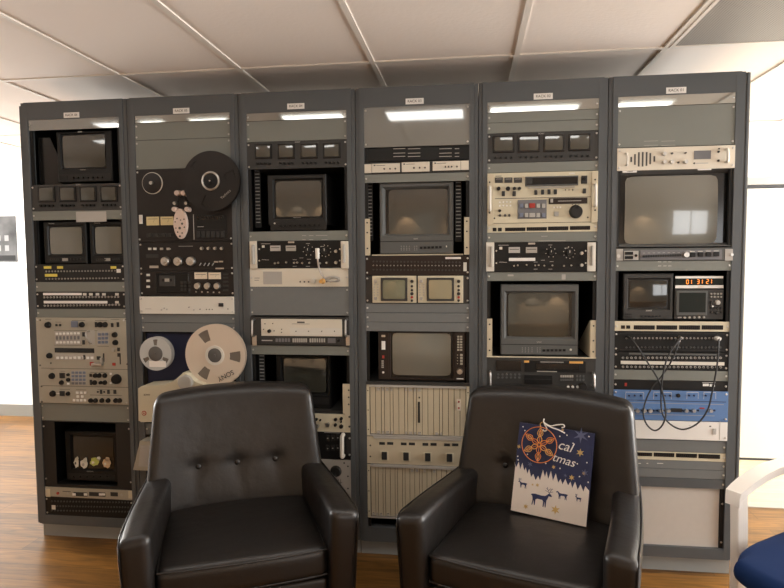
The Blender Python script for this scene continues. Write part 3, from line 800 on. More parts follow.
obj('flange', flange_me(rr, .03, W_), 'reelblack', rl, (c.x, -.04, c.z)); obj('flange', flange_me(rr, .03, W_), 'reelblack', rl, (c.x, -.024, c.z))
obj('tape_pack', lathe_me([(.03, 0), (.118, 0), (.118, -.012), (.03, -.012)], 40), 'reelblack', rl, (c.x, -.0265, c.z))
obj('hub_ring', lathe_me([(.036, 0), (.0445, 0), (.0445, -.006), (.039, -.008), (.036, -.006), (.036, 0)], 40), 'steel', rl, (c.x, -.0426, c.z))
obj('hub', lathe_me([(0, 0), (.0355, 0), (.0355, -.004), (.012, -.006), (.010, -.012), (0, -.012)], 32), 'black', rl, (c.x, -.0426, c.z)); obj('spindle_tip', cyl_me(.004, .016, 10), 'steel', rl, (c.x, -.0426, c.z))
S.y = -.0432; S.root = rl; ft('lettering', 'Technics', 478, 472, .017, 'steel', rot=-R(40))
S.y = 0
# amplifier section and cassette
root = unit('recording_amplifier', 'black recording amplifier with three silver knobs, below the reel recorder', 'amplifier', 1, 241.6, 270.9, 'deck', .28)
S.win = B2
for a in (209, 266, 323):
    k_ = knob(a, 277, 21, 'chrome', .018, 'level_knob'); c = Q(a, 277); obj('knob_cap', cyl_me(.010, .003, 20), 'steel', k_, (c.x, S.y-.018, c.z))
for a in (137, 160, 190, 220): fb('switch', a-6, 216, a+6, 226, 'offwhite' if a < 165 else 'steel', .008)
fb('switch', 216, 219, 230, 224, 'offwhite', .004)
for a in (372, 402, 432, 462): knob(a, 219, 7, 'chrome', .014, 'trim_knob')
for i, a in enumerate((367, 387, 405, 424)):
    c = Q(a, 291); obj('toggle_lever', tube_me([(0, 0, .006), (-.003, -.012, -.006)], .0028, 6, 1), 'chrome', S.root, (c.x, S.y, c.z)); fb('toggle_plate', a-8, 278, a+9, 300, 'black', .001)
row(2, 436, 280, 458, 279, lambda a, b: fb('switch', a-9, b-4, a+9, b+3, 'steel', .006)); fb('badge', 432, 306, 470, 313, 'steel', .001)
fb('line', 265, 208, 330, 210, 'inklight', .0004); fb('label_window', 118, 245, 175, 262, 'dgrey', .001); fb('badge', 134, 297, 174, 308, 'steel', .001)
root = unit('cassette_deck', 'black cassette deck with two pale level meters, in the second rack from left', 'cassette deck', 1, 270.9, 295.8, 'deck', .28)
S.win = B2
obj('tape_door_frame', housing_me(.172, .098, .002, (-.076, .076, -.042, .042), .006, .001), 'black', S.root, (Q(238, 376).x, S.y-.004, Q(238, 376).z))
fb('tape_well', 155, 335, 325, 420, 'charcoal', .001); cs = fb('cassette', 180, 342, 250, 390, 'chargrey', .006, 0, .002)
for a in (198, 232): fc('cassette_hub', a, 362, 6, 'black', .0006, .0062, 12, parent=cs)
fb('cassette_window', 205, 355, 226, 369, 'offgrey', .0005, .0062, parent=cs)
for j in range(3): row(3, 281, 373+16*j, 312, 373+16*j, lambda a, b: fb('deck_key', a-6, b-5, a+6, b+5, 'dgrey', .004))
vu(338, 327, 395, 357, 'meterp'); vu(401, 328, 457, 358, 'meterp')
for a in (353, 397, 441): knob(a, 389, 15, 'chrome', .015, 'level_knob')
for b in (340, 366, 393): fb('power_switch', 122, b-6, 136, b+4, 'offwhite', .006)
for b in (336, 352, 370, 388, 408): fb('side_key', 466, b-4, 490, b+4, 'dgrey', .004)
row(5, 345, 415, 450, 418, lambda a, b: fc('mini_jack', a, b, 3.5, 'steel', .003, 0, 8))
blank_ = unit('power_amplifier', 'plain off-white panel with a black square button, under the cassette deck', 'amplifier', 1, 296.4, 314.1, 'offwhite', .28, y=-.006)
S.win = B2
fb('power_button', 447, 466, 468, 482, 'inkblack', .005); fb('print', 114, 491, 142, 494, 'inklight', .0004)
for a, b in ((312, 485), (362, 494), (391, 495), (404, 495), (417, 495), (488, 493)): fc('indicator', a, b, 2.6, 'ink', .001, 0, 8)
for a, b in ((188, 497), (200, 490), (212, 495), (334, 497)): fc('indicator', a, b, 3.4, 'inklight', .002, 0, 8)
blank(1, 314.1, 322.9, 'first narrow grey blank panel below the off-white amplifier', 'blank2', 1)
blank(1, 322.9, 332.3, 'second narrow grey blank panel, right over the two pale reels', 'blank2', 1)
# the beige open-reel video recorder sticking out of the rack
S.win = B3; S.y = .02
zb_, zt_ = zat(1, 440), zat(1, 332.6)
vr = empty('video_tape_recorder', (RC[1], -.05, zat(1, 428)), 'beige open-reel video recorder sticking out of the second rack, dark blue plate behind', 'tape recorder')
p0, p1 = Q(101, 148, .02), Q(522, 400, .02)
obj('deck_plate', block(RC[1]-.225, RC[1]+.225, .02, .25, zat(1, 405), zat(1, 334)), 'navy', vr)
S.y = -.10
pts = [Q(a, b, -.10) for a, b in ((82, 400), (96, 391), (200, 384), (243, 366), (268, 345), (285, 329), (300, 334), (345, 372), (378, 384), (430, 384), (505, 392), (505, 552), (96, 552), (84, 545))]
ctr = pts[0]
obj('body', prism_me([(p.x-ctr.x, p.z-ctr.z) for p in pts], .118), 'beigepale', vr, (ctr.x, .018, ctr.z))
S.root = vr
ft('lettering', 'SONY', 122, 429, .012, 'ink'); o = fc('emblem', 109, 512, 11, 'red', .001, 0, 20); fc('emblem_ring', 109, 512, 7, 'beigepale', .0012, .0008, 16, parent=o); fc('emblem_dot', 109, 512, 3.5, 'red', .0014, .001, 12, parent=o)
obj('head_drum', cyl_me(.035, .02, 24), 'offgrey', vr, (Q(300, 352).x, -.1, Q(300, 352).z-.02))
# left small clear reel, right big beige reel
def reel(name, label, a, b, r_, yf, m, hubr, wins, gap=.02, packr=None, packm='brown'):
    c = Q(a, b, yf); s = (Q(a+1, b, yf).x-Q(a, b, yf).x); rr = r_*s
    o = empty(name, (c.x, yf, c.z), label, 'tape reel')
    obj('flange', flange_me(rr, hubr*.9, wins), m, o, (c.x, yf, c.z)); obj('flange', flange_me(rr, hubr*.9, wins), m, o, (c.x, yf+gap, c.z))
    obj('tape_pack', lathe_me([(hubr, 0), (packr, 0), (packr, -(gap-.004)), (hubr, -(gap-.004))], 40), packm, o, (c.x, yf+gap-.003, c.z))
    obj('hub', lathe_me([(0, 0), (hubr, 0), (hubr, -.008), (hubr*.8, -.011), (.006, -.011), (.006, -.016), (0, -.016)], 32), 'hub', o, (c.x, yf+.004, c.z))
    return o, c, s
o, c, s = reel('tape_reel', 'small translucent white tape reel on the left of the beige recorder', 162, 243, 72, -.05, 'clearreel', .036, [R(90), R(330), R(210)], .028, .068, 'tapegrey')
S.root = o; S.y = -.0535; fb('paper_label', 132, 276, 208, 303, 'paper', .0005)
o, c, s = reel('tape_reel', 'large beige tape reel lettered SONY on the right of the beige recorder', 430, 250, 134, -.06, 'reelbeige', .034, [R(118), R(238), R(-2)], .026, .128, 'tapegrey')
S.root = o; S.y = -.0627; ft('lettering', 'SONY', 478, 342, .033, 'ink', rot=R(180-27))
obj('hub_ring', lathe_me([(.035, 0), (.047, 0), (.047, -.004), (.035, -.004), (.035, 0)], 32), 'offwhite', o, (c.x, -.0625, c.z))
# lower unit mostly hidden behind the chair
x_, y_ = P(137, 441, -.06), P(133, 470, -.06)
lo = empty('tilted_console', (x_.x+.14, -.02, y_.z), 'beige-edged sloping console low in the second rack, half hidden by the armchair', 'console')
obj('body', prism_me([(x_.x-y_.x+.015, x_.z-y_.z), (.40, x_.z-y_.z), (.40, 0), (0, 0)], .10), 'beige2', lo, (y_.x, .04, y_.z))
obj('face', prism_me([(.045, .125), (.38, .125), (.38, .02), (.03, .02)], .002), 'papergrey', lo, (y_.x, -.06, y_.z))
blank(1, 476, 524, 'tall dark grey blank panel at the bottom of the second rack, behind the armchair', 'blank2', 2)
blank(1, 421.6+3, 436, 'dark grey panel between the beige recorder and the sloping console', 'blank2', 1, y=.006)

# ================================================================= RACK 04
blank(2, 111.4, 119.8, 'narrow mirror-like panel at the top of the third rack from left', 'mirror', 1)
blank(2, 119.8, 140.8, 'grey blank panel above the four-screen strip in the third rack from left', 'blank', 2)
quad(2, 140.8, 168.5, C1, 'strip of four small monitors in the third rack from left', [(98, 252, 160, 304), (201, 251, 263, 304), (303, 250, 367, 303), (406, 247, 470, 301)], 331)
S.win = C1
sl = []
for b in range(16): sl.append((0, .022, 0, .001, -b*.0165, -b*.0165+.004))
p_ = Q(103, 372, .10); t = tag(obj('slotted_bracket', multi_me(sl+[(-.004, .026, .0012, .003, -.27, .012)], 'bracket'), 'slot', None, (p_.x, .06, p_.z)), 'perforated metal bracket left of the upper monitor in the third rack', 'bracket')
t.data.materials.clear(); t.data.materials.append(M['slot']); t.data.materials.append(M['inner'])
for i_, pl in enumerate(t.data.polygons): pl.material_index = 1 if i_ >= 96 else 0
SLOTME = t.data
crt('video_monitor', 'black monitor at the upper part of the third rack from left', (147, 383, 412, 610), (180, 410, 388, 572), .02, 'charcoal', 'screen_mid', .33, .006, .016)
S.win = C2; fb('control_strip', 160, 98, 414, 136, 'charcoal', .003, 0, .001); fc('button', 181, 106, 4, 'offwhite', .004, .003)
row(9, 205, 118, 380, 114, lambda a, b: fc('knob', a, b, 6, 'black', .008, .003)); ft('lettering', 'TRINITRON', 280, 80, .007, 'inklight')
blank(2, 231, 240.9, 'grey panel with two dashes of white print, above the black oscillator, third rack', 'blank', 1)
S.win = C2
fb('print', 303, 160, 322, 162, 'inklight', .0004); fb('print', 334, 160, 355, 162, 'inklight', .0004); fb('print', 365, 159, 418, 161, 'inklight', .0004); fb('print', 305, 178, 320, 180, 'inklight', .0004); fb('print', 335, 178, 354, 180, 'inklight', .0004); fb('print', 392, 178, 418, 180, 'inklight', .0004)
def oscillator(r, v0, v1, win, dx, dy, label, cream, tape):
    root = unit('distortion_analyzer', label, 'test instrument', r, v0, v1, 'black', .3, sc=0, y=-.002, group='black test instruments with cream handles')
    S.win = win
    zc_ = None
    def X(a): return dx[0]+(a-68)*dx[1]
    def Yy(b): return dy[0]+(b-186)*dy[1]
    for a0, a1 in ((68, 101), (480, 514)):
        fb('rack_ear', X(a0), Yy(186), X(a1), Yy(310), cream, .006, 0, .002)
    fb('handle', X(84), Yy(203), X(93), Yy(290), 'offgrey', .026, .004, .004); fb('handle', X(492), Yy(200), X(500), Yy(285), 'offgrey', .026, .004, .004)
    fb('badge', X(122), Yy(205), X(134), Yy(216), 'offwhite', .001); fb('line', X(118), Yy(197), X(160), Yy(199), 'inklight', .0005)
    for a0 in (160, 230):
        m_ = fb('meter', X(a0), Yy(206), X(a0+46), Yy(231), 'offgrey' if a0 == 230 else 'inklight', .003); fb('meter_scale', X(a0+4), Yy(214), X(a0+42), Yy(217), 'ink', .0005, .0032, parent=m_)
    fb('badge', X(240), Yy(187), X(268), Yy(195), 'steel', .001)
    for a, b, r_, n_ in ((332, 228, 12, 7), (407, 230, 15, 10)):
        knob(X(a), Yy(b), r_, 'charcoal', .016, 'dial', 'offwhite')
        for i in range(n_):
            th = PI*2*i/n_+.2; aa, bb = X(a)+(r_+11)*math.cos(th), Yy(b)+(r_+11)*math.sin(th)
            fc('dial_mark', aa, bb, 2.2, 'offwhite', .0006, 0, 6)
    for a, b in ((457, 232), (457, 283)):
        k_ = knob(X(a), Yy(b), 8, 'chrome', .012, 'connector'); 
    for a, b in ((182, 286), (197, 284), (233, 282), (268, 284), (282, 283), (305, 285), (338, 284), (385, 286), (415, 284)):
        knob(X(a), Yy(b), 4.5, 'steel', .010, 'switch')
    for a, b in ((130, 270), (145, 271), (270, 270), (300, 262), (335, 268), (330, 300), (270, 300), (395, 210), (330, 197)): fb('print', X(a)-9, Yy(b)-1, X(a)+9, Yy(b)+1, 'inklight', .0004)
    for a in (110, 474):
        for b in (222, 274): fc('screw', X(a), Yy(b), 4, 'chrome', .002, 0, 8)
    if tape: fb('white_tape', tape[0], tape[1], tape[2], tape[3], 'white', .001)
    return root
oscillator(2, 240.9, 267.8, C2, (68, 1), (186, 1), 'black test instrument with two cream ears, third rack, above the cream panel with a cable', 'cream', None)
root = unit('cream_test_panel', 'cream panel with a square grille and a dangling silver lead, third rack from left', 'control panel', 2, 268, 286.9, 'cream', .25, sc=1)
S.win = C2; fb('square_grille', 128, 324, 213, 381, 'papergrey', .002); fb('line', 88, 352, 112, 354, 'ink', .0005); fb('line', 88, 362, 108, 364, 'ink', .0005)
for a in (295, 314, 333): fc('indicator', a, 370, 3.5, 'ink', .002, 0, 8)
knob(355, 366, 11, 'offwhite', .01, 'connector'); knob(397, 367, 12, 'gold', .01, 'connector'); fc('indicator', 415, 369, 4, 'ink', .002)
pts = [Q(a, b, y) for a, b, y in ((372, 232, -.05), (374, 262, -.055), (377, 290, -.05), (383, 318, -.045), (398, 345, -.04), (420, 360, -.035), (442, 352, -.03), (465, 350, -.03), (474, 359, -.03), (462, 368, -.03), (438, 368, -.03), (430, 372, -.03))]
ld = empty('test_lead', pts[0], 'silver connector on a short lead hanging across the cream panel in the third rack', 'cable')
obj('cable', tube_me([p-pts[0] for p in pts], .0045, 8, 4), 'steel', ld, pts[0])
obj('plug', tube_me([(0, 0, .014), (.001, 0, -.034)], .0095, 12, 1), 'offwhite', ld, pts[0])
c2 = Q(440, 358, -.028); obj('coiled_end', tube_me([(c2-c2)+Vector((.030*math.cos(t_), -.002*t_, .011*math.sin(t_))) for t_ in [i*PI/5 for i in range(16)]], .004, 6, 3), 'offgrey', ld, c2)
obj('coupling', cyl_me(.009, .03, 14), 'gold', ld, (Q(397, 367).x, -.007, Q(397, 367).z))
blank(2, 286.9, 315.6, 'tall grey blank panel in the middle of the third rack from left', 'blank2', 2)
root = unit('video_recorder', 'cream-faced recorder with grey key strip and two chrome handles, third rack', 'recorder', 2, 316.8, 345.4, 'dgrey', .3, sc=0, y=-.004)
S.win = C3
fb('face', 118, 86, 483, 163, 'cream', .004); fb('key_zone', 248, 126, 480, 160, 'offwhite', .0006, .004)
knob(157, 140, 8, 'black', .012, lift=.004)
for a, b in ((137, 107), (172, 106), (131, 132), (178, 139), (212, 132), (212, 146), (277, 141), (334, 141), (393, 141), (451, 141)): fc('button', a, b, 2.6, 'ink', .001, .0045, 8)
fb('print', 282, 97, 316, 104, 'ink', .0004, .0041); fb('line', 258, 107, 338, 108.5, 'ink', .0004, .0041)
fb('key_strip', 116, 168, 486, 200, 'chargrey', .003)
row(5, 190, 181, 245, 181, lambda a, b: fb('key', a-5, b-8, a+5, b+8, 'keypad', .004, .002, .001))
row(7, 265, 182, 323, 182, lambda a, b: fb('key', a-3.5, b-9, a+3.5, b+9, 'offgrey', .004, .002, .001)); row(7, 342, 182, 405, 182, lambda a, b: fb('key', a-3.5, b-9, a+3.5, b+9, 'offgrey', .004, .002, .001))
fb('display_window', 420, 172, 456, 194, 'keypad', .001, .003); knob(470, 184, 8, 'black', .01, lift=.003); fb('print', 122, 180, 170, 185, 'inklight', .0004, .003)
for a in (89, 507):
    handle(a, 88, 162, 'chrome', .035, .0045)
fb('rack_ear', 78, 160, 98, 206, 'steel', .002); fb('rack_ear', 502, 160, 519, 206, 'steel', .002)
for a, b in ((89, 180), (88, 195), (511, 170), (511, 190)): fc('screw', a, b, 3.5, 'chrome', .004, .001, 8)
blank(2, 345.6, 355, 'narrow grey blank panel above the lower monitor in the third rack from left', 'blank', 1)
S.win = C3
t = tag(obj('slotted_bracket', SLOTME, None, None, (Q(120, 250, .08).x, .05, Q(120, 250, .08).z)), 'perforated metal bracket left of the lower monitor in the third rack', 'bracket')
crt('video_monitor', 'dark monitor behind the left armchair in the third rack from left', (186, 250, 432, 492), (216, 268, 408, 420), .07, 'black', 'screen', .33, .008, .02)
fb('control_strip', 200, 440, 425, 470, 'charcoal', .003)
S.y = .02; c = Q(465, 390, .1)
t = tag(obj('monitor_cradle', block(RC[2]-.215, RC[2]+.215, .03, .45, zat(2, 412.5, .02), zat(2, 410.8, .02)), 'dgrey'), 'dark shelf carrying the lower monitor in the third rack', 'shelf')
t = tag(obj('shelf_bracket', block(RC[2]+.205, RC[2]+.2405, .001, .007, zat(2, 412.6), zat(2, 383)), 'beige'), 'beige bracket with dark holes right of the lower monitor, third rack', 'bracket')
S.root = t; S.y = .001; S.win = C3
for b in (408, 440, 472): fc('hole', 514, b, 4, 'inkblack', .001)
root = unit('waveform_monitor', 'cream instrument with black and silver knobs beside the left armchair, third rack', 'test instrument', 2, 413, 431.2, 'beigepale', .28, sc=0)
S.win = C4
for a, b, m_, r_ in ((120, 87, 'black', 6), (138, 90, 'black', 5), (124, 116, 'chrome', 10), (171, 110, 'chrome', 11), (207, 87, 'black', 7), (232, 84, 'black', 7), (206, 112, 'black', 7), (232, 119, 'black', 9), (232, 98, 'black', 4)): knob(a, b, r_, m_, .013)
fb('panel_end', 250, 55, 277, 138, 'beige', .002, .0, .001)
for b in (76, 120): fc('hole', 269, b, 5, 'inkblack', .001, .002)
row(6, -60, 100, 60, 100, lambda a, b: knob(a, b, 8, 'chrome', .013))
root = unit('breaker_panel', 'black panel with rows of dark switches and a silver handle, third rack', 'control panel', 2, 431.2, 458.2, 'black', .28, sc=0)
S.win = C4
for b in (171, 217): row(3, 172, b, 218, b-2, lambda a, b: fb('switch', a-9, b-13, a+9, b+13, 'charcoal', .008, 0, .002))
row(3, 172, 171, 218, 169, lambda a, b: fb('switch_mark', a-3, b-2, a+3, b+2, 'offgrey', .0005, .008)); row(3, 172, 217, 218, 215, lambda a, b: fb('switch_mark', a-3, b-2, a+3, b+2, 'offgrey', .0005, .008))
fb('line', 155, 147, 225, 149, 'inklight', .0004)
S.y = -.002; handle(241, 156, 250, 'offwhite', .03, .010); fb('rack_ear', 256, 150, 277, 255, 'charcoal', .002)
for b in (172, 247): fc('screw', 270, b, 5, 'chrome', .003, .002, 8)
root = unit('patch_unit', 'pale grey-beige panel with one large black dial beside the left armchair', 'control panel', 2, 458.4, 500, 'papergrey', .28, sc=0)
S.win = C4; knob(208, 322, 26, 'charcoal', .014, 'large_dial'); o = knob(200, 335, 13, 'black', .03, 'dial_grip', lift=.012)
for a, b in ((245, 285), (245, 410), (262, 300), (262, 345), (262, 400), (270, 440)): fc('hole', a, b, 4, 'inkblack', .001, 0, 8)
for a in (205, 218, 228): fb('marking', a, 358, a+2, 400, 'ink', .0004)
fb('marking', 200, 372, 236, 374, 'ink', .0004); fb('marking', 205, 388, 232, 390, 'ink', .0004)
blank(2, 500, 527, 'dark grey blank panel at the bottom of the third rack behind the armchair', 'blank2', 2)
# ================================================================= RACK 03
blank(3, 105.5, 146.4, 'tall glossy grey blank panel mirroring a ceiling light, top of the fourth rack', 'gloss', 2)
root = unit('louvred_panel', 'black recessed panel with rows of short slots, above three cream modules in the fourth rack', 'panel', 3, 147, 160.6, 'black', .2, y=.012, sc=0)
S.win = D1
for b in (265, 285, 300):
    for a0, a1 in ((196, 250), (262, 318), (404, 460), (474, 494)): fb('slot', a0, b-1, a1, b+2, 'offgrey', .001)
root = unit('module_frame', 'dark frame holding three small cream modules, fourth rack from left', 'control panel', 3, 161, 173.3, 'dgrey', .2, sc=0)
S.win = D1
fb('rack_ear', 66, 336, 98, 376, 'cream', .004); fb('rack_ear', 502, 320, 537, 362, 'cream', .004)
for a0, b0, a1, b1 in ((100, 333, 226, 373), (234, 327, 360, 370), (374, 323, 500, 364)):
    m_ = fb('module', a0, b0, a1, b1, 'cream', .006, 0, .001); bb = (b0+b1)/2+6
    for a in ((a0+56, a0+82, a0+106) if a0 < 300 else (a0+58, a0+72, a0+86, a0+110)):
        fc('knob', a, bb-(a-a0)*.02, 4, 'ink', .006, .006, 8, parent=m_)
    fb('badge', a0+8, b0+6, a0+16, b0+12, 'ink', .0005, .006, parent=m_); fb('print', a0+20, b0+8, a0+60, b0+10, 'ink', .0004, .006, parent=m_)
blank(3, 173.3, 182, 'grey blank panel with faint scratches right above the large upper monitor, fourth rack', 'blank', 1)
S.win = D2
crt('video_monitor', 'large grey monitor in the upper half of the fourth rack from left', (133, -80, 466, 244), (172, -50, 446, 158), .02, 'greycase', 'screen_mid', .36, .012, .02, hole=(146, -62, 449, 163))
fb('seam', 135, 185, 466, 188, 'black', .001); row(6, 322, 216, 409, 213, lambda a, b: fb('button', a-6, b-5, a+6, b+5, 'black', .004)); fb('led', 434, 206, 439, 214, 'offwhite', .002)
for a in (232, 244, 256, 268, 292, 302):
    for b in (209, 218, 226): fb('print', a-2, b-1, a+2, b+1, 'inklight', .0004)
S.win = D2; ft('lettering', 'SONY', 298, 176, .008, 'inklight')
for side, a_ in (('left', 84), ('right', 480)):
    S.win = D1; p_ = Q(a_, 425, .10)
    t = tag(obj('slotted_bracket', SLOTME, None, None, (p_.x, .06, p_.z)), 'perforated metal bracket on the %s of the large upper monitor in the fourth rack' % side, 'bracket')
for side, X_ in (('left', -.2413), ('right', .2165)):
    S.y = .002
    t = tag(obj('monitor_bracket', block(RC[3]+X_, RC[3]+X_+.0248, .002, .008, zat(3, 255), zat(3, 218)), 'beige'), 'cream shelf bracket with holes on the %s of the large upper monitor, fourth rack' % side, 'bracket')
    S.root = t
    for v_ in (222, 232, 248): obj('hole', cyl_me(.004, .001, 10), 'inkblack', t, (RC[3]+X_+.012, .002, zat(3, v_)))
tag(obj('monitor_shelf', block(RC[3]-.21, RC[3]+.21, .012, .45, zat(3, 255.4), zat(3, 254.2)), 'beige'), 'thin cream shelf under the large upper monitor in the fourth rack', 'shelf')
root = unit('patch_bay', 'dark brown patch bay with one bright row of jacks under the large upper monitor', 'patch bay', 3, 255.8, 275.3, 'brown', .2, sc=2)
S.win = D2; fb('white_label', 431, 258, 502, 267, 'white', .0012); fb('white_label', 513, 282, 528, 322, 'offwhite', .001)
jackrow(26, 106, 296, 496, 297, 'chrome', 3.2); jackrow(26, 106, 278, 496, 282, 'ink', 3.5); jackrow(26, 106, 315, 496, 318, 'ink', 3.5)
ss = unit('scope_mounting_plate', 'dark plate behind the pair of small cream oscilloscopes, fourth rack', 'panel', 3, 275.6, 303.4, 'chargrey', 0, sc=2, y=.006)
def scope(a0, a1, label, scr):
    S.win = D2; S.y = -.004
    c = Q((a0+a1)/2, 404); w = Q(a1, 404).x-Q(a0, 404).x; h = Q((a0+a1)/2, 344).z-Q((a0+a1)/2, 466).z
    o = empty('oscilloscope', (c.x, -.004, c.z-h/2), label, 'oscilloscope', 'pair of cream oscilloscopes'); S.root = o
    obj('case', box_me(w-.001, .009, h, .002), 'beigepale', o, (c.x, .005, c.z)); obj('bezel', box_me(w*.60, .008, h*.86, .002), 'chargrey', o, (c.x, -.004, c.z))
    obj('screen', screen_me(round(w*.50, 3), round(h*.70, 3), .003), scr, o, (c.x, -.0125, c.z))
    wd = a1-a0
    for b in (367, 445): knob(a0+wd*.075, b, 8, 'offgrey', .01); 
    for b in (368, 390, 408, 424, 440, 455): knob(a1-wd*.10, b, 6 if b not in (368, 424) else 8, 'dgrey' if b != 440 else 'red', .009)
    for b in (382, 394, 406, 418, 430):
        fb('button', a0+wd*.05-3, b-3, a0+wd*.05+3, b+3, 'inklight', .003); fb('button', a0+wd*.13-3, b-3, a0+wd*.13+3, b+3, 'inklight', .003)
scope(100, 300, 'left one of two small cream oscilloscopes, with a dark greenish screen', 'scope')
scope(306, 512, 'right one of two small cream oscilloscopes, with a pale yellowish screen', 'scope2')
blank(3, 303.4, 312.8, 'first of three stacked grey blank panels, directly below the two oscilloscopes', 'blank2', 1)
blank(3, 312.8, 322.4, 'middle one of three stacked grey blank panels in the fourth rack', 'blank2', 1)
blank(3, 322.4, 331.6, 'last of three stacked grey blank panels, directly above the brown-sided television', 'blank2', 1)
S.win = D3
crt('television_monitor', 'old television monitor with brown control columns either side of a pale screen', (127, 99, 520, 320), (190, 106, 455, 298), .012, 'brown', 'screen_light', .36, .004, .014, cat='television', hole=(180, 101, 466, 314))
fb('column', 129, 101, 176, 312, 'brown', .003); fb('light_switch', 144, 140, 160, 178, 'white', .006, .003); fb('badge', 143, 112, 160, 122, 'steel', .001, .003); fb('badge', 146, 205, 156, 218, 'red', .001, .003)
row(4, 147, 230, 147, 258, lambda a, b: fb('button', a-4, b-3, a+6, b+3, 'offgrey', .003, .003)); fc('button', 151, 281, 5, 'white', .005, .003)
fb('column', 474, 101, 519, 316, 'brown', .003)
for b in (120, 132, 144, 156, 168, 180): row(2, 490, b, 503, b, lambda a, b: fb('key', a-5, b-4, a+5, b+4, 'beige2', .004, .003))
for b in (203, 216, 229, 242): fb('key', 498, b-5, 510, b+5, 'beige2', .004, .003); fb('indicator', 484, b-2, 489, b+2, 'beige2', .001, .003)
k_ = knob(497, 276, 15, 'steel', .014, 'tuning_knob', lift=.003); fb('white_print', 482, 308, 513, 313, 'white', .001, .003)
tag(obj('monitor_shelf', block(RC[3]-.2413, RC[3]+.2413, -.004, .40, zat(3, 384.9), zat(3, 382)), 'dgrey'), 'dark shelf edge under the brown-sided television in the fourth rack', 'shelf')
def card_cage(v0, v1, label, n, win, narrow, tabs, slot=None):
    root = empty('card_cage', (RC[3], 0, zat(3, v1)), label, 'card rack', 'cream card cages in the fourth rack')
    z0_, z1_ = zat(3, v1)+.001, zat(3, v0)-.001; S.root = root; S.y = 0; S.win = win
    obj('cage', block(RC[3]-.218, RC[3]+.218, .012, .30, z0_, z1_), 'brown', root)
    for x_ in (-.2413, .2263):
        e = obj('rack_ear', block(RC[3]+x_, RC[3]+x_+.015, 0, .004, z0_, z1_), 'beigepale', root)
        for t_ in (.12, .5, .88): obj('hole', cyl_me(.003, .0006, 8), 'inkblack', e, (RC[3]+x_+.0075, 0, z0_+(z1_-z0_)*t_))
    obj('top_lip', block(RC[3]-.225, RC[3]+.225, -.006, .012, z1_-.010, z1_), 'papergrey', root); obj('bottom_lip', block(RC[3]-.225, RC[3]+.225, -.004, .012, z0_, z0_+.008), 'papergrey', root)
    w_ = .448/n; x_ = -.224
    for i in range(n):
        ww = w_*(.62 if i in narrow else 1.0 + .38*len(narrow)/(n-len(narrow)))
        cd_ = obj('card_front', box_me(ww-.0022, .010, z1_-z0_-.022, .0008), 'beige', root, (RC[3]+x_+ww/2, .012, (z0_+z1_)/2-.001))
        if i in tabs:
            obj('ejector_tab', box_me(ww*.5, .006, .012, .001), 'papergrey', cd_, (RC[3]+x_+ww/2, .002, z0_+.018))
            if tabs[i]: obj('ejector_tab', box_me(ww*.5, .006, .012, .001), 'papergrey', cd_, (RC[3]+x_+ww/2, .002, z1_-.022))
        x_ += ww
    return root
root = card_cage(385, 437, 'upper cream card cage full of upright card fronts, under the brown-sided television', 19, D3, {2, 4, 7, 9, 14}, {1: 1, 2: 1, 3: 1, 4: 1, 7: 1, 8: 1, 9: 1, 10: 1, 13: 0, 14: 0})
fb('dark_slot', 307, 415, 317, 510, 'inkblack', .002, .0); fb('label', 310, 392, 317, 400, 'ink', .001); fb('switch_plate', 482, 402, 502, 455, 'cream', .001, .0); row(2, 492, 415, 492, 443, lambda a, b: fc('button', a, b, 4, 'red', .004, .001, 8))
root = unit('power_supply_panel', 'cream strip with four dark rocker switches between the two card cages', 'control panel', 3, 437.4, 465.2, 'beige', .28, sc=0, y=0.0)
S.win = D4
fb('edge_strip', 105, 78, 500, 88, 'papergrey', .004); fb('edge_strip', 105, 205, 500, 214, 'papergrey', .004)
for i in range(4):
    a = 156+98*i; b = 160+3*i; fb('switch_frame', a-20, b-20, a+20, b+22, 'beigepale', .002); fb('rocker_switch', a-12, b-17, a+12, b+18, 'inkblack', .006, .002, .001)
    fb('slot', a-24, 100+2*i, a+2, 112+2*i, 'inkblack', .001); fb('slot', a+12, 100+2*i, a+40, 112+2*i, 'inkblack', .001)
for b in (115, 165): fc('hole', 92, b, 4, 'ink', .001)
card_cage(465.5, 519.6, 'lower cream card cage full of upright card fronts, beside the right armchair', 22, D4, {1, 3, 6, 8, 12}, {0: 0, 1: 0, 2: 0, 4: 0, 6: 0, 10: 1, 11: 1, 13: 1, 15: 1})

# ================================================================= RACK 02
blank(4, 100, 111, 'narrow mirror-like panel at the top of the fifth rack from left', 'mirror', 1)
blank(4, 111, 121.2, 'first grey blank panel under the mirror-like strip, fifth rack from left', 'blank', 1)
blank(4, 121.2, 132, 'second grey blank panel, right above the four-screen strip of the fifth rack', 'blank', 1)
quad(4, 132, 161.9, E1, 'strip of four small monitors in the fifth rack from left', [(88, 214, 169, 276), (202, 212, 285, 274), (316, 209, 396, 272), (430, 206, 514, 268)], 302)
blank(4, 161.9, 171.8, 'grey blank panel between the four-screen strip and the cream tape machine', 'blank', 1)
root = unit('video_cassette_recorder', 'big cream tape machine with red and blue keys and a black jog wheel', 'video recorder', 4, 171.9, 222.7, 'beigepale', .34, sc=0, y=0.0)
S.win = E1
fb('face_edge', 56, 383, 84, 610, 'beige', .006, .0, .001); fb('face_edge', 526, 370, 552, 600, 'beige', .006, .0, .001)
S.y = -.006; handle(67, 440, 545, 'offwhite', .026, .006); handle(541, 430, 525, 'offwhite', .026, .006)
S.y = 0.0
for b in (418, 556): fc('hole', 66, b, 4, 'inkblack', .001, .006); fc('hole', 542, b-12, 4, 'inkblack', .001, .006)
for a0 in (90, 133, 176): m_ = fb('meter', a0, 396, a0+36, 420, 'chargrey', .003); fb('meter_scale', a0+5, 402, a0+31, 404, 'inklight', .0004, .003, parent=m_)
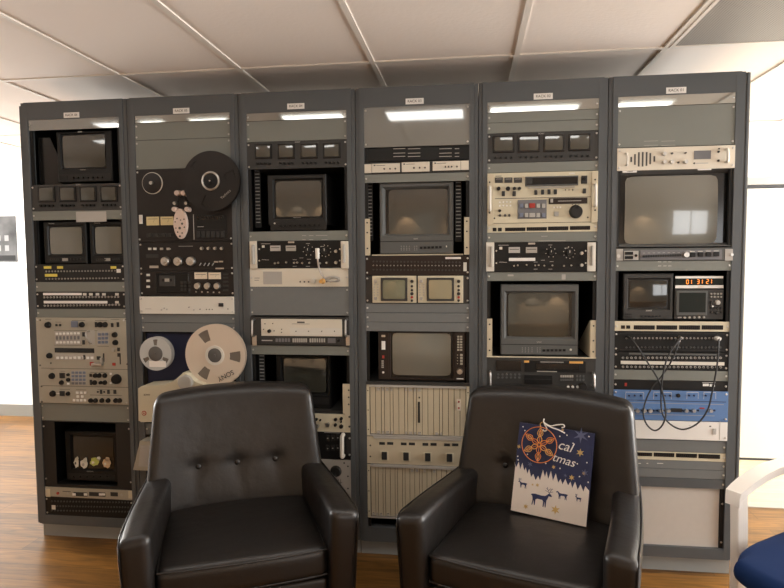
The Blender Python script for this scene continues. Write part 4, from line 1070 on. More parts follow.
fb('tape_slot_frame', 226, 390, 466, 434, 'greycase', .006, 0, .002); fb('tape_slot', 234, 396, 462, 427, 'blackg', .002, .006); fb('slot_label', 232, 398, 258, 426, 'inkblack', .002, .007)
fb('brand_plate', 424, 374, 452, 381, 'offwhite', .001); fb('print', 92, 388, 120, 391, 'ink', .0004)
fb('eject_key', 480, 388, 507, 424, 'inkblack', .006, 0, .001); knob(493, 401, 9, 'black', .01, lift=.006)
fb('slot_tray', 240, 437, 450, 443, 'offgrey', .006)
for a, r_ in ((107, 9), (149, 10), (178, 8), (201, 8)): knob(a, 446, r_, 'black', .014)
for a, b in ((128, 469), (177, 469), (275, 463), (305, 462), (334, 461), (363, 461), (494, 457)): fb('toggle', a-7, b-11, a+7, b+11, 'inkblack', .008, 0, .001)
for a in (409, 425, 442): fb('toggle', a-2, 448, a+2, 455, 'ink', .004)
fb('seam', 88, 486, 522, 489, 'ink', .0006)
for j in range(2): row(4, 112, 508+16*j, 160, 507+16*j, lambda a, b: fc('indicator', a, b, 4, 'white', .003, 0, 8))
knob(112, 546, 7, 'black', .01)
for a in (113, 136, 155): knob(a, 567, 6, 'ink', .008)
S.win = E2
kb = fb('key_bed', 192, 44, 324, 130, 'keypad', .003, 0, .001)
for j, bb in ((0, 72), (1, 114)):
    for i, a in enumerate((209, 232, 258, 285, 309)):
        cm = ('bluekey' if i in (0,) or (i == 4 and j == 1) else 'red' if (i == 2 and j == 0) else 'greykey')
        if i == 2: ww = 13
        else: ww = 8
        fb('transport_key', a-ww, bb-9+(-2 if i == 2 and j == 0 else 0), a+ww, bb+9, cm, .008, .003, .001)
fb('counter_window', 333, 36, 508, 63, 'brown', .003); fb('counter_print', 375, 48, 480, 51, 'inklight', .0004, .003)
fb('counter_knob', 341, 41, 352, 57, 'inklight', .004, .003)
row(3, 358, 79, 386, 79, lambda a, b: fc('indicator', a, b, 4, 'white', .003, 0, 8)); fb('square_key', 358, 98, 378, 118, 'greykey', .006, 0, .001)
o = knob(456, 98, 32, 'charcoal', .024, 'jog_wheel'); c = Q(456, 98); obj('finger_dimple', cyl_me(.008, .001, 14), 'black', o, (c.x+.004, S.y-.024, c.z+.018))
row(3, 440, 66, 470, 66, lambda a, b: fc('indicator', a, b, 2.5, 'ink', .001, 0, 6)); fc('screw', 88, 128, 4, 'ink', .002); fc('screw', 510, 124, 4, 'ink', .002)
vents(4, 222.7, 232.3, 'cream strip with dark vents directly under the cream tape machine', E2, [(80, 171, 97, 187), (104, 171, 121, 187), (136, 170, 228, 186), (233, 168, 325, 184), (330, 165, 422, 182), (429, 163, 521, 180)])
blank(4, 232.3, 242, 'grey blank panel above the black test instrument in the fifth rack', 'blank', 1)
S.win = E2; fb('print', 300, 208, 328, 210, 'inklight', .0004); fb('scratch', 285, 228, 410, 230, 'offgrey', .0003)
oscillator(4, 242, 271.9, E2, (50, 1.11), (237, 1.06), 'black test instrument with white tape strip, under the cream tape machine', 'offwhite', None)
root = S.root
S.win = E2; S.root = root; S.y = -.002; fb('white_tape', 153, 307, 272, 321, 'white', .0035)
blank(4, 271.9, 281, 'grey blank panel between black test instrument and lower monitor in the fifth rack', 'blank', 1)
S.win = E2; fb('print', 148, 382, 174, 390, 'offgrey', .0004); fb('print', 392, 382, 410, 405, 'offgrey', .0004)
S.win = E3
crt('video_monitor', 'large grey monitor low in the fifth rack, on a cream shelf above the right armchair', (115, -25, 466, 296), (150, 12, 425, 214), .02, 'greycase', 'screen', .36, .012, .02, hole=(131, 5, 452, 224))
fb('seam', 116, 246, 466, 249, 'black', .001); row(6, 311, 273, 403, 272, lambda a, b: fb('button', a-6, b-5, a+6, b+5, 'black', .004)); fc('led', 433, 270, 5, 'offwhite', .002)
for a in (214, 228, 242, 258, 282, 294):
    for b in (262, 271, 280): fb('print', a-2, b-1, a+2, b+1, 'inklight', .0004)
ft('lettering', 'SONY', 290, 236, .008, 'inklight')
for side, X_, vv in (('left', -.2413, 319), ('right', .2165, 320)):
    z_, zz_ = zat(4, 356.5), zat(4, vv)
    if side == 'left': me = block(RC[4]+X_, RC[4]+X_+.0248, .002, .006, z_, zz_)
    else:
        me = prism_me([(0, 0), (.0248, 0), (.0248, zz_-z_), (0, zz_-z_)], .004)
    t = obj('monitor_bracket', me, 'beige', None, (0, 0, 0) if side == 'left' else (RC[4]+X_, .006, z_))
    tag(t, 'cream shelf bracket with holes on the %s of the low monitor, fifth rack' % side, 'bracket')
    if side == 'right':
        pm = bpy.data.meshes.new('cheek'); bm = bmesh.new()
        vs = [bm.verts.new(p) for p in ((0, .007, 0), (0, .30, 0), (0, .30, .02), (0, .007, zz_-z_), (-.002, .007, 0), (-.002, .30, 0), (-.002, .30, .02), (-.002, .007, zz_-z_))]
        for f_ in ((0, 1, 2, 3), (7, 6, 5, 4), (0, 4, 5, 1), (1, 5, 6, 2), (2, 6, 7, 3), (3, 7, 4, 0)): bm.faces.new([vs[i] for i in f_])
        bm.to_mesh(pm); bm.free(); obj('cheek', pm, 'beige', t, (RC[4]+X_, 0, z_))
    for f in (.15, .45, .85): obj('hole', cyl_me(.004, .001, 10), 'inkblack', t, (RC[4]+X_+.013, .002, z_+(zz_-z_)*f))
tag(obj('monitor_shelf', block(RC[4]-.2413, RC[4]+.2413, -.004, .0, zat(4, 357.6), zat(4, 356.4)), 'beigepale'), 'thin cream shelf edge under the low monitor in the fifth rack', 'shelf')
root = unit('video_cassette_recorder', 'dark grey tape deck with a gold label, peeking over the right armchair', 'video recorder', 4, 358, 396, 'chargrey', .34, sc=0, y=0.0)
S.win = E3
fb('display_window', 95, 318, 208, 365, 'blackg', .003); fb('tape_slot', 222, 320, 500, 372, 'black', .003, 0, .001); fb('slot_door', 275, 332, 470, 362, 'blackg', .002, .003)
fb('gold_label', 426, 322, 488, 332, 'gold', .001, .003); fb('badge', 222, 318, 244, 328, 'gold', .001, .003); fb('print', 295, 324, 400, 327, 'inklight', .0004, .003); fb('print', 280, 366, 370, 370, 'offgrey', .0004, .003)
for j in range(2): row(6, 105, 382+14*j, 200, 382+14*j, lambda a, b: fc('button', a, b, 5, 'greycase', .004, 0, 8))
for j in range(2): row(4, 104, 325+15*j, 104, 355, lambda a, b: None)
fb('lower_window', 222, 385, 350, 425, 'black', .003); fb('line', 225, 402, 345, 404, 'dgrey', .0005, .003)
for j in range(2): row(6, 390, 390+16*j, 440, 390+16*j, lambda a, b: fb('key', a-4, b-5, a+4, b+5, 'offgrey' if j == 0 else 'greycase', .004))
for j in range(2): row(3, 462, 390+16*j, 490, 390+16*j, lambda a, b: fb('key', a-4, b-5, a+4, b+5, 'greycase', .004))
row(3, 421, 438, 463, 438, lambda a, b: fc('lit_button', a, b, 6, 'white', .005, 0, 10)); knob(487, 436, 20, 'charcoal', .02, 'jog_wheel')
handle(68, 368, 428, 'chrome', .03, .005); handle(533, 375, 440, 'chrome', .03, .005)
blank(4, 396.5, 538, 'large dark grey panel hidden low behind the right armchair', 'blank2', 2)

# ================================================================= RACK 01 (rightmost)
blank(5, 94.3, 105.5, 'narrow mirror-like panel at the top of the rightmost rack', 'mirror', 1)
blank(5, 105.5, 146.3, 'tall matte grey blank panel near the top of the rightmost rack', 'blank', 2)
S.win = G1
for a0, a1 in ((215, 285), (300, 368)):
    for b in (299, 320): fb('faded_print', a0, b-1, a1, b+1, 'offgrey', .0003)
root = unit('audio_monitor_panel', 'cream panel with upright slots, silver knobs and a small grey display, rightmost rack', 'control panel', 5, 146.5, 169.6, 'cream', .25, sc=2, y=-.002)
S.win = G1
for i, (a, b0, b1) in enumerate(((153, 377, 402), (171, 363, 416), (190, 354, 424), (209, 353, 424), (228, 353, 421), (246, 358, 413), (266, 373, 400))): fb('speaker_slot', a-4, b0, a+4, b1, 'ink', .0008, 0, 0)
handle(128, 362, 418, 'offwhite', .02, .004); handle(617, 342, 402, 'offwhite', .02, .006)
for a, b, r_ in ((314, 362, 11), (313, 403, 11), (350, 403, 11), (418, 402, 11)): knob(a, b, r_, 'chrome', .016)
for a, b in ((352, 360), (418, 358), (383, 404)): knob(a, b, 5, 'ink', .01, 'switch')
fb('display', 460, 346, 543, 388, 'keypad', .002, 0, .001); fc('emblem', 462, 408, 5, 'ink', .001); fb('print', 470, 405, 530, 410, 'inklight', .0004)
for a, b, r_ in ((580, 352, 6), (580, 395, 6), (582, 337, 4)): knob(a, b, r_, 'black', .006)
# the big television of the rightmost rack
S.win = G2
crt('television_monitor', 'largest monitor, grey framed with a wide dark right side, upper part of the rightmost rack', (78, -62, 658, 328), (126, -24, 586, 312), .003, 'greycase', 'screen_light', .40, .014, .034, cat='television', hole=(80, -50, 654, 326))
S.y = .003
for a0, b0, a1, b1 in ((110, -50, 180, -36), (478, -60, 546, -48)): fb('white_label', a0, b0, a1, b1, 'white', .001)
ft('lettering', 'Tangent', 145, -43, .008, 'ink', .0012)
root = unit('monitor_control_strip', 'grey control strip with a row of knobs below the largest monitor', 'control panel', 5, 247.8, 260.7, 'greycase', .25, sc=0, y=.0)
S.win = G2
for a0, a1 in ((80, 112), (612, 650)): e = fb('rack_ear', a0, 338, a1, 395, 'papergrey', .002)
fc('screw', 90, 373, 9, 'chrome', .004, .002); fc('screw', 644, 366, 9, 'chrome', .004, .002)
fb('switch_plate', 117, 347, 188, 392, 'inklight', .002); fb('rocker', 121, 352, 160, 366, 'black', .006, .002); fb('rocker', 121, 373, 160, 387, 'black', .006, .002); fc('button', 175, 370, 7, 'black', .004, .002)
fb('knob_zone', 196, 343, 595, 390, 'keypad', .002)
row(16, 212, 374, 390, 368, lambda a, b: fc('knob', a, b, 5.5, 'inkblack', .01, .002, 10)); row(8, 215, 358, 385, 355, lambda a, b: fb('print', a-6, b-1, a+6, b+1, 'inklight', .0004, .002))
knob(419, 366, 17, 'steel', .014, 'large_knob', lift=.002); row(4, 452, 367, 568, 363, lambda a, b: fb('knob_block', a-13, b-11, a+13, b+11, 'black', .008, .002, .002)); row(4, 452, 350, 568, 347, lambda a, b: fb('print', a-12, b-1, a+12, b+2, 'offwhite', .0004, .002))
blank(5, 260.7, 270.9, 'grey blank panel with worn white print, under the control strip of the largest monitor', 'blank', 1)
S.win = G2
for a in (292, 318, 342): fb('print', a-8, 400, a+8, 402, 'offwhite', .0004); fb('print', a-8, 420, a+8, 422, 'offwhite', .0004)
# bay with a small monitor, clock and scope
S.win = G3
crt('video_monitor', 'small silver-black monitor left of the red clock in the rightmost rack', (114, 66, 358, 292), (148, 102, 330, 232), .02, 'chargrey', 'screen_dark', .30, .008, .014)
ft('lettering', 'SONY', 240, 248, .010, 'offwhite'); row(6, 203, 276, 292, 275, lambda a, b: fb('button', a-5, b-4, a+5, b+4, 'black', .004))
for j in range(2): row(4, 126, 266+13*j, 152, 266+13*j, lambda a, b: fc('button', a, b, 3, 'black', .003, 0, 8))
fb('bracket_plate', 318, 268, 345, 288, 'dgrey', .002)
ck = empty('digital_clock', (P(698, 285, .02).x, .02, zat(5, 288)), 'black digital clock with glowing orange digits between two white strips', 'clock')
S.root = ck; S.y = .02
a0, b0 = Q(367, 80), Q(604, 138); obj('case', box_me(b0.x-a0.x, .25, a0.z-b0.z, .002), 'black', ck, ((a0.x+b0.x)/2, .27, (a0.z+b0.z)/2))
fb('white_strip', 368, 79, 603, 90, 'white', .002); fb('white_strip', 368, 124, 604, 138, 'white', .002); fb('display', 372, 93, 600, 121, 'screen_flat', .001)
SEG = {'0': 'abcdef', '1': 'bc', '2': 'abged', '3': 'abgcd', '8': 'abcdefg', '5': 'afgcd'}
def digit(ch, a, b):
    c = Q(a, b); w_, h_, t_ = .0085, .018, .0022; s_ = []
    B = {'a': (0, h_/2, 1), 'g': (0, 0, 1), 'd': (0, -h_/2, 1), 'f': (-w_/2, h_/4, 0), 'b': (w_/2, h_/4, 0), 'e': (-w_/2, -h_/4, 0), 'c': (w_/2, -h_/4, 0)}
    for k_ in SEG[ch]:
        x, z, hz = B[k_]
        s_.append((x-w_/2+.001, x+w_/2-.001, -.001, 0, z-t_/2, z+t_/2) if hz else (x-t_/2, x+t_/2, -.001, 0, z-h_/4+.001, z+h_/4-.001))
    obj('digit', multi_me(s_), 'ledorange', S.root, (c.x, S.y-.0012, c.z))
for ch, a in zip('013121', (428, 443, 480, 496, 526, 541)): digit(ch, a, 107+(-0.02)*(a-430))
ft('lettering', 'Leitch', 492, 131, .009, 'gold', .0022, 0, .3)
sc_ = empty('waveform_monitor', (P(699, 318, .02).x, .02, zat(5, 320.5)), 'grey waveform monitor with a square dark screen beneath the red clock', 'test instrument')
S.root = sc_
a0, b0 = Q(366, 144), Q(604, 292); obj('case', box_me(b0.x-a0.x, .28, a0.z-b0.z, .003), 'chargrey', sc_, ((a0.x+b0.x)/2, .30, (a0.z+b0.z)/2))
fb('bezel', 372, 150, 524, 270, 'greycase', .006, 0, .003); c = Q(450, 208); obj('screen', box_me(Q(516, 208).x-Q(386, 208).x, .001, Q(450, 160).z-Q(450, 256).z), 'screen_flat', sc_, (c.x, S.y-.006, c.z))
row(5, 414, 282, 508, 280, lambda a, b: fc('button', a, b, 6, 'offgrey', .006, 0, 10))
for b in (165, 180, 235, 255): row(4, 544, b, 592, b, lambda a, b: knob(a, b, 5, 'offgrey' if b < 200 else 'dgrey', .008))
knob(574, 208, 13, 'inklight', .014); knob(545, 208, 8, 'dgrey', .01); knob(570, 257, 8, 'dgrey', .012); knob(548, 226, 6, 'steel', .01)
row(3, 384, 282, 396, 281, lambda a, b: fc('button', a, b, 3, 'inklight', .003, 0, 6))
vents(5, 321.2, 331.5, 'cream strip with dark vents above the cabled patch bay, rightmost rack', G3, [(103, 320, 122, 337), (128, 320, 148, 337), (165, 320, 268, 341), (276, 320, 378, 341), (387, 320, 490, 341), (498, 320, 603, 341)])
root = unit('patch_bay', 'black patch bay with three black cords plugged in, rightmost rack', 'patch bay', 5, 331.8, 352, 'black', .2, sc=2, y=.006)
S.win = G3
fb('jack_frame', 96, 358, 606, 362, 'charcoal', .004); fb('jack_frame', 96, 440, 606, 444, 'charcoal', .004)
jackrow(26, 130, 383, 590, 383, 'inklight', 5); jackrow(26, 130, 428, 590, 428, 'greycase', 5)
root = unit('patch_bay', 'lower black patch bay with a long white strip, rightmost rack', 'patch bay', 5, 352.2, 370.3, 'black', .2, sc=2, y=.006)
S.win = G3
fb('label_strip', 140, 457, 575, 466, 'greycase', .001); fb('label_strip', 98, 497, 606, 513, 'offwhite', .004, 0, .002)
jackrow(24, 112, 479, 590, 479, 'inklight', 6); jackrow(24, 112, 523, 590, 525, 'inklight', 6)
# patch cords
def cord(name, pts, label, plug='black'):
    w_ = [P(u, v, y) for u, v, y in pts]; o = empty(name, w_[0], label, 'cable', 'patch cords on the rightmost rack')
    obj('cord', tube_me([p-w_[0] for p in w_], .0035, 8, 6), 'inkblack', o, w_[0])
    for e, nm in ((0, plug), (-1, 'steel')):
        obj('plug', cyl_me(.006 if nm != 'white' else .010, .03, 12), nm, o, (w_[e].x, w_[e].y+.028, w_[e].z))
    return o
cord('patch_cable', [(629.6, 338, -.025), (634, 342, -.05), (646, 360, -.05), (658, 379, -.045), (662, 390, -.045), (665, 405, -.05), (665.5, 417, -.055), (661, 427, -.055), (654, 430.4, -.055), (646.5, 424, -.055), (643.3, 413, -.05), (646, 400, -.04), (652, 388, -.035), (661, 377, -.035), (671, 362, -.04), (677, 348, -.045), (679.2, 341, -.03)], 'black patch cord looping low from the left jack to the middle jack')
cord('patch_cable', [(719, 339, -.025), (718.5, 345, -.05), (717.3, 364, -.045), (713, 388, -.045), (708, 409, -.045), (698, 423, -.045), (683.7, 429.4, -.045), (671.4, 425, -.04), (663, 415, -.035), (661, 401, -.03), (662, 381, -.06), (667.3, 358, -.06), (677, 343, -.05), (681.5, 338, -.03)], 'black patch cord with white plug swinging in a wide loop to the right side', 'white')
blank(5, 370.3, 380.5, 'grey blank panel behind the hanging cords, under the patch bays of the rightmost rack', 'blank', 1)
root = unit('audio_switcher', 'slim black unit with a red mark and white print, above the blue unit', 'amplifier', 5, 380.5, 390.2, 'black', .2, sc=1)
S.win = G4; fb('red_mark', 121, 112, 132, 128, 'red', .001); 
row(3, 510, 122, 530, 122, lambda a, b: fb('white_mark', a-6, b-6, a+3, b+6, 'white', .001)); row(2, 543, 124, 557, 124, lambda a, b: fb('white_mark', a-6, b-6, a+5, b+6, 'white', .001)); fb('white_line', 500, 110, 565, 112, 'white', .0006)
root = unit('audio_processor', 'bright blue rack unit with silver knobs behind the hanging cords', 'audio processor', 5, 390.4, 420.6, 'blue', .25, sc=2, y=-.002)
S.win = G4
fb('seam', 100, 199, 615, 202, 'navy', .0006); fb('line', 110, 212, 605, 214, 'offgrey', .0004)
for a0, a1 in ((125, 215), (262, 350), (425, 482), (508, 568)): fb('frame_line', a0, 157, a1, 159, 'offwhite', .0004); fb('frame_line', a0, 160, a0+1.5, 192, 'offwhite', .0004); fb('frame_line', a1-1.5, 160, a1, 192, 'offwhite', .0004)
for a in (142, 170, 200, 276, 318, 343, 436, 460, 517, 545): knob(a, 174, 5, 'navy', .006)
knob(383, 174, 10, 'black', .008)
for a in (182, 215, 245, 297, 333, 420, 457, 540): knob(a, 247, 11, 'chrome', .014)
for a in (168, 205, 232, 262, 280, 314, 405, 440, 480, 560): knob(a, 247, 5, 'navy', .006)
fb('display_window', 346, 236, 402, 255, 'inkblack', .002); fb('red_mark', 488, 233, 512, 240, 'red', .001); fb('line', 170, 268, 560, 270, 'offgrey', .0004)
root = unit('distribution_unit', 'white panel with a small dark switch below the blue unit', 'panel', 5, 420.8, 439.6, 'white', .25, sc=0, y=-.002)
S.win = G4; fb('switch', 553, 336, 568, 364, 'inklight', .004); fb('badge', 535, 322, 545, 328, 'ink', .001); fb('panel_seam', 585, 300, 588, 392, 'inklight', .001); screws(S.root, 5, (zat(5, 436),), xs=(.234,)); row(2, 440, 320, 470, 322, lambda a, b: fb('print', a-6, b-1, a+6, b+1, 'offgrey', .0004))
blank(5, 439.8, 451.8, 'grey blank panel under the white panel, beside the right armchair', 'blank2', 1)
vents(5, 451.8, 460.4, 'cream strip with dark vents low in the rightmost rack beside the right armchair', G4, [(60, 452, 150, 468), (160, 453, 255, 470), (263, 455, 364, 474), (372, 458, 475, 478), (482, 462, 588, 483)])
blank(5, 460.4, 468.8, 'grey blank panel with white scuffs below the lowest vented strip of the rightmost rack', 'blank2', 1)
S.win = G4
for a0, a1 in ((188, 200), (228, 236), (280, 310)): fb('scuff', a0, 505, a1, 508, 'offwhite', .0003)
blank(5, 468.8, 477.8, 'second grey blank panel below the lowest vented strip of the rightmost rack', 'blank2', 1)
blank(5, 477.8, 487.4, 'darker grey panel right above the big off-white board, rightmost rack', 'frame', 1)
bp_ = tag(obj('cover_board', block(RC[5]-.2413, RC[5]+.223, .016, .022, zat(5, 546.6)+.002, zat(5, 487.4)-.002), 'papergrey'), 'large plain off-white board closing the bottom of the rightmost rack', 'board')
bp_.data.materials.clear(); bp_.data.materials.append(mat('board', (.56, .53, .49), .6, noise=.04))
S.root = bp_; S.y = .009
for v_ in (502, 540):
    obj('screw', SCREW, 'chrome', bp_, (RC[5]+.2325, .009, zat(5, v_)))
# ------------------------------------------------------------------ leather armchairs
def lobj(name, me, m, parent, loc=(0, 0, 0), rot=None):
    o = obj(name, me, m, None, (0, 0, 0)); o.parent = parent; o.location = loc
    if rot: o.rotation_euler = rot
    return o
def gauss(x, z, x0, z0, s): return math.exp(-((x-x0)**2+(z-z0)**2)/(2*s*s))
BTN = [(-.155, -.05), (0, -.05), (.155, -.05)]
def back_y(x, z, front=True):
    """offset of the backrest's front skin"""
    d = 0
    for bx, bz in BTN:
        d += .013*gauss(x, z, bx, bz, .020) + .005*gauss(x, z, bx, bz, .06)
        # pleats falling from each button
        if z < bz: d += .006*math.exp(-((x-bx-.12*(bz-z)*(1 if bx >= 0 else -.6))/.012)**2)*min(1, (bz-z)/.05)*math.exp(-(bz-z)/.12)
    for i in (0, 1):
        x0, x1 = BTN[i][0], BTN[i+1][0]
        if x0 < x < x1: d += .0025*math.exp(-((z+.05)/.012)**2)
    d -= .012*(1-min(1, abs(x)/.33)**2)*(1-min(1, abs(z)/.26)**2)
    return d
ZM = .615
def warp_back(p):
    x, y, z = p
    t = (z+.245)/.49
    if y < .02: y += back_y(x, z)
    y -= .045*(abs(x)/.335)**2.2
    x *= 1.10-.14*t
    z += (.022*(1-(x/.335)**2) if t > .6 else 0)*(t-.6)/.4 if t > .6 else 0
    y += (z)*.20
    return Vector((x, y, z))
def warp_seat(p):
    x, y, z = p
    if z > 0: z += .014*(1-(x/.28)**2)*(1-(y/.32)**2)
    if y < 0: y -= .012*(1-(x/.28)**2)
    return Vector((x, y, z))
def warp_arm(s):
    def f(p):
        x, y, z = p
        t = (z+.205)/.41; b_ = (y+.36)/.72
        x *= .90+.14*t
        x += s*(-.010*(1-t)) + s*(-.006+.008*(1-b_))
        x -= s*.036*b_**2
        if t > .5: z += -.030*b_ + .012*max(0, (b_-.5)/.5)**2 - .012*(1-min(1, b_*4))**2 - s*x*.12
        y -= .02*(t)*(1-b_)
        return Vector((x, y, z))
    return f
def make_armchair(label):
    root = empty('armchair', (0, 0, 0), label, 'armchair', 'pair of leather armchairs')
    lobj('backrest', rbox_me(.34, .062, .245, .040, (34, 4, 26), warp_back, 'backrest'), 'leather', root, (0, .235, ZM))
    me = lathe_me([(0, 0), (.011, 0), (.011, -.003), (.006, -.007), (0, -.008)], 14, 'button')
    for bx, bz in BTN:
        y = -.062+back_y(bx, bz)-.045*(abs(bx)/.335)**2.2
        lobj('button', me, 'leather', root, (bx*1.02, .235+y-.003+.2*bz, ZM+bz))
    sc_ = lobj('seat_cushion', rbox_me(.289, .30, .058, .032, (10, 10, 4), warp_seat, 'cushion'), 'leather', root, (0, -.075, .350))
    pts = [(-.283, .0, .0), (-.283, -.26, 0), (-.262, -.294, 0), (-.12, -.305, 0), (0, -.308, 0), (.12, -.305, 0), (.262, -.294, 0), (.283, -.26, 0), (.283, 0, 0)]
    for zz in (.047, -.045): 
        pp = [(x, y-(.0), zz) for x, y, z in pts]; lobj('piping', tube_me(pp, .0035, 8, 4), 'leather', sc_, (0, .0, 0))
    lobj('seat_base', rbox_me(.288, .31, .070, .018, (6, 6, 3), None, 'base'), 'leather', root, (0, -.05, .218))
    for s in (-1, 1):
        W_ = warp_arm(s); HX, HY, HZ = .052, .36, .205
        am = lobj('arm', rbox_me(HX, HY, HZ, .032, (4, 12, 8), W_, 'arm'), 'leather', root, (s*.343, -.035, .352))
        k_ = .0075
        pp = [(s*(HX-k_), -HY+k_, z) for z in (-.18, -.09, 0, .09, HZ-.04)]+[(s*(HX-k_), y, HZ-k_) for y in (-HY+.035, -.25, -.1, .1, .3)]
        lobj('piping', tube_me([tuple(W_(Vector(p))) for p in pp], .003, 8, 4), 'leather', am)
        for y in (-.32, .24): lobj('leg', box_me(.04, .04, .16, .004), 'leg', root, (s*.27, y+.02, .08))
    return root
chL = make_armchair('dark brown leather armchair on the left, with three buttons showing and nothing on its seat')
chL.location = (1.288, -.505, 0); chL.rotation_euler = (0, 0, R(24))
chR = chL.copy(); COL.objects.link(chR)
chR['label'] = 'dark brown leather armchair on the right, with a blue gift bag on its seat'
for ch in list(chL.children):
    c = ch.copy(); COL.objects.link(c); c.parent = chR
    for g in ch.children:
        d = g.copy(); COL.objects.link(d); d.parent = c
chR.location = (2.447, -.475, 0); chR.rotation_euler = (0, 0, R(-18.5))

# ------------------------------------------------------------------ gift bag with ornament
def cray(u, v): return FW + RT*((u-392)/F_PX) - UP*((v-294)/F_PX)
def onz(u, v, z): d = cray(u, v); return CAM + d*((z-CAM.z)/d.z)
ZS = .424
BL, BR = onz(510.5, 511.5, ZS), onz(586.4, 526.0, ZS)
e1 = (BR-BL); BW = e1.length; e1.normalize()
n0 = e1.cross(Vector((0, 0, 1))).normalized()      # towards the camera
if n0.dot(CAM-BL) < 0: n0 = -n0
lean = R(15); e2 = (Vector((0, 0, 1))*math.cos(lean) - n0*math.sin(lean)).normalized(); e3 = e1.cross(e2).normalized()
if e3.dot(CAM-BL) < 0: e3 = -e3
roll = R(-0.5)
BH = .345; BD = .022
bagm = Matrix(((e1.x, -e3.x, e2.x, 0), (e1.y, -e3.y, e2.y, 0), (e1.z, -e3.z, e2.z, 0), (0, 0, 0, 1)))
mid = (BL+BR)/2
bag = empty('gift_bag', mid, 'navy and white paper gift bag with deer and snowy firs, standing on the right armchair', 'gift bag')
_r = Matrix.Rotation(R(1.8), 4, 'Y'); bagm = bagm @ _r
bag.rotation_euler = bagm.to_euler()
def bo(name, me, m, off, xz=(0, 0), parent=None): return lobj(name, me, m, parent or bag, (xz[0], -off, xz[1]))
lobj('body', box_me(BW, BD, BH, .001), 'bag_navy', bag, (0, BD, BH/2))
def B(a, b):
    """design point of the bag's front from its place on the photograph's close-up"""
    dx, dy = a-125, b-87
    det = 317.5*395+37.5*50
    u = (dx*395+37.5*dy)/det; v = (317.5*dy-50*dx)/det
    return ((u-.5)*BW, (1-v)*BH)
tops = [(96, 285), (103, 268), (110, 292), (122, 266), (128, 300), (138, 270), (146, 305), (153, 290), (160, 318), (168, 296), (176, 332), (186, 318), (196, 345), (207, 325), (215, 345), (228, 298), (236, 330), (243, 305), (250, 338), (262, 302), (270, 345), (282, 312), (292, 352), (302, 335), (310, 358), (322, 334), (333, 362), (343, 345), (350, 372), (362, 345), (372, 378), (384, 355), (395, 385), (403, 362), (413, 380)]
pts = [B(*p) for p in tops]+[(BW/2-.0005, .0008), (-BW/2+.0005, .0008)]
pts[0] = (-BW/2+.0005, pts[0][1]); pts[len(tops)-1] = (BW/2-.0005, pts[len(tops)-1][1])
bo('printed_snow', prism_me(pts, .0004), 'bag_snow', 0)
DEER = [(0.03, .60), (0, .50), (.05, .52), (.08, .42), (.10, .30), (.07, 0), (.11, 0), (.15, .28), (.19, .0), (.23, 0), (.24, .32), (.32, .38), (.55, .37), (.60, .30), (.60, 0), (.64, 0), (.67, .30), (.70, 0), (.74, 0), (.75, .38), (.80, .50), (.84, .64), (.97, .62), (.99, .68), (.90, .78), (.82, .78), (.76, .70), (.68, .62), (.5, .60), (.2, .63)]
def deer(a0, b0, a1, b1, flip, antl=True):
    x0, z0 = B(a0, b1); x1, z1 = B(a1, b0); x1 = x0+(a1-a0)/317.5*BW; w_ = x1-x0; h_ = (b1-b0)/395*BH*.78
    f = (lambda t: x0+w_*(1-t)) if flip else (lambda t: x0+w_*t)
    p_ = [(f(x), z0+h_*y/.78) for x, y in DEER]
    o = bo('printed_deer', prism_me(p_, .0004), 'bag_deer', .0004)
    if antl:
        tips = [[(.86, .78), (.80, .95), (.70, 1.05)], [(.86, .78), (.92, .98), (1.0, 1.08)], [(.80, .92), (.86, 1.04)], [(.76, .98), (.74, 1.12)], [(.92, .96), (.90, 1.1)], [(.84, .84), (.66, .92)], [(.88, .86), (1.02, .92)]]
        for t_ in tips:
            q_ = [(f(x), 0, z0+h_*y/.78) for x, y in t_]
            lobj('antler', tube_me(q_, .0009 if w_ > .05 else .0006, 5, 2), 'bag_deer', o, (0, 0, 0))
deer(172, 372, 262, 450, False); deer(118, 340, 158, 378, True); deer(280, 378, 330, 418, True, False); deer(360, 398, 386, 426, True)
def star(a, b, r_, m, k_=.42, n=6, nm='printed_star'):
    x, z = B(a, b); rr = r_/317.5*BW
    p_ = [(x+(rr if i % 2 == 0 else rr*k_)*math.sin(PI*i/n), z+(rr if i % 2 == 0 else rr*k_)*math.cos(PI*i/n)) for i in range(2*n)]
    bo(nm, prism_me(p_, .0004), m, .0005)
for a, b, r_ in ((384, 220, 17), (348, 328, 13), (280, 468, 20), (154, 461, 12), (204, 366, 9), (183, 365, 6), (122, 198, 10), (273, 285, 9), (312, 122, 8), (398, 308, 8)): star(a, b, r_, 'goldprint')
for a, b, r_ in ((388, 145, 34), (172, 275, 14), (402, 305, 16), (322, 320, 9)): star(a, b, r_, 'bag_star', .3, 6, 'printed_snowflake')
rnd = random.Random(4)
for a, b in ((117, 242), (119, 258), (411, 262), (421, 150), (148, 125), (140, 108), (160, 232), (300, 150), (355, 180), (415, 345), (240, 270), (372, 268), (330, 145), (300, 290), (380, 322), (205, 255)): star(a, b, 3.2, 'white', .9, 4, 'printed_dot')
x, z = B(322, 194); lobj('lettering', text_me('cal', .052, shear=.25), 'white', bag, (x, -.0006, z), (0, R(7), 0))
x, z = B(315, 254); lobj('lettering', text_me('tmas', .046, shear=.25), 'white', bag, (x, -.0006, z), (0, R(7), 0))
def b3(a, b, off): x, z = B(a, b); return (x, -off, z)
lobj('rope_handle', tube_me([b3(228, 122, .002), b3(238, 128, .010), b3(248, 118, .014), b3(240, 100, .016), b3(234, 84, .014), b3(236, 72, .012)], .0026, 8, 4), 'rope', bag)
lobj('rope_handle', tube_me([b3(236, 90, .012), b3(262, 104, .016), b3(290, 100, .016), b3(316, 98, .014), b3(322, 108, .012), b3(310, 112, .010)], .0024, 8, 4), 'rope', bag)
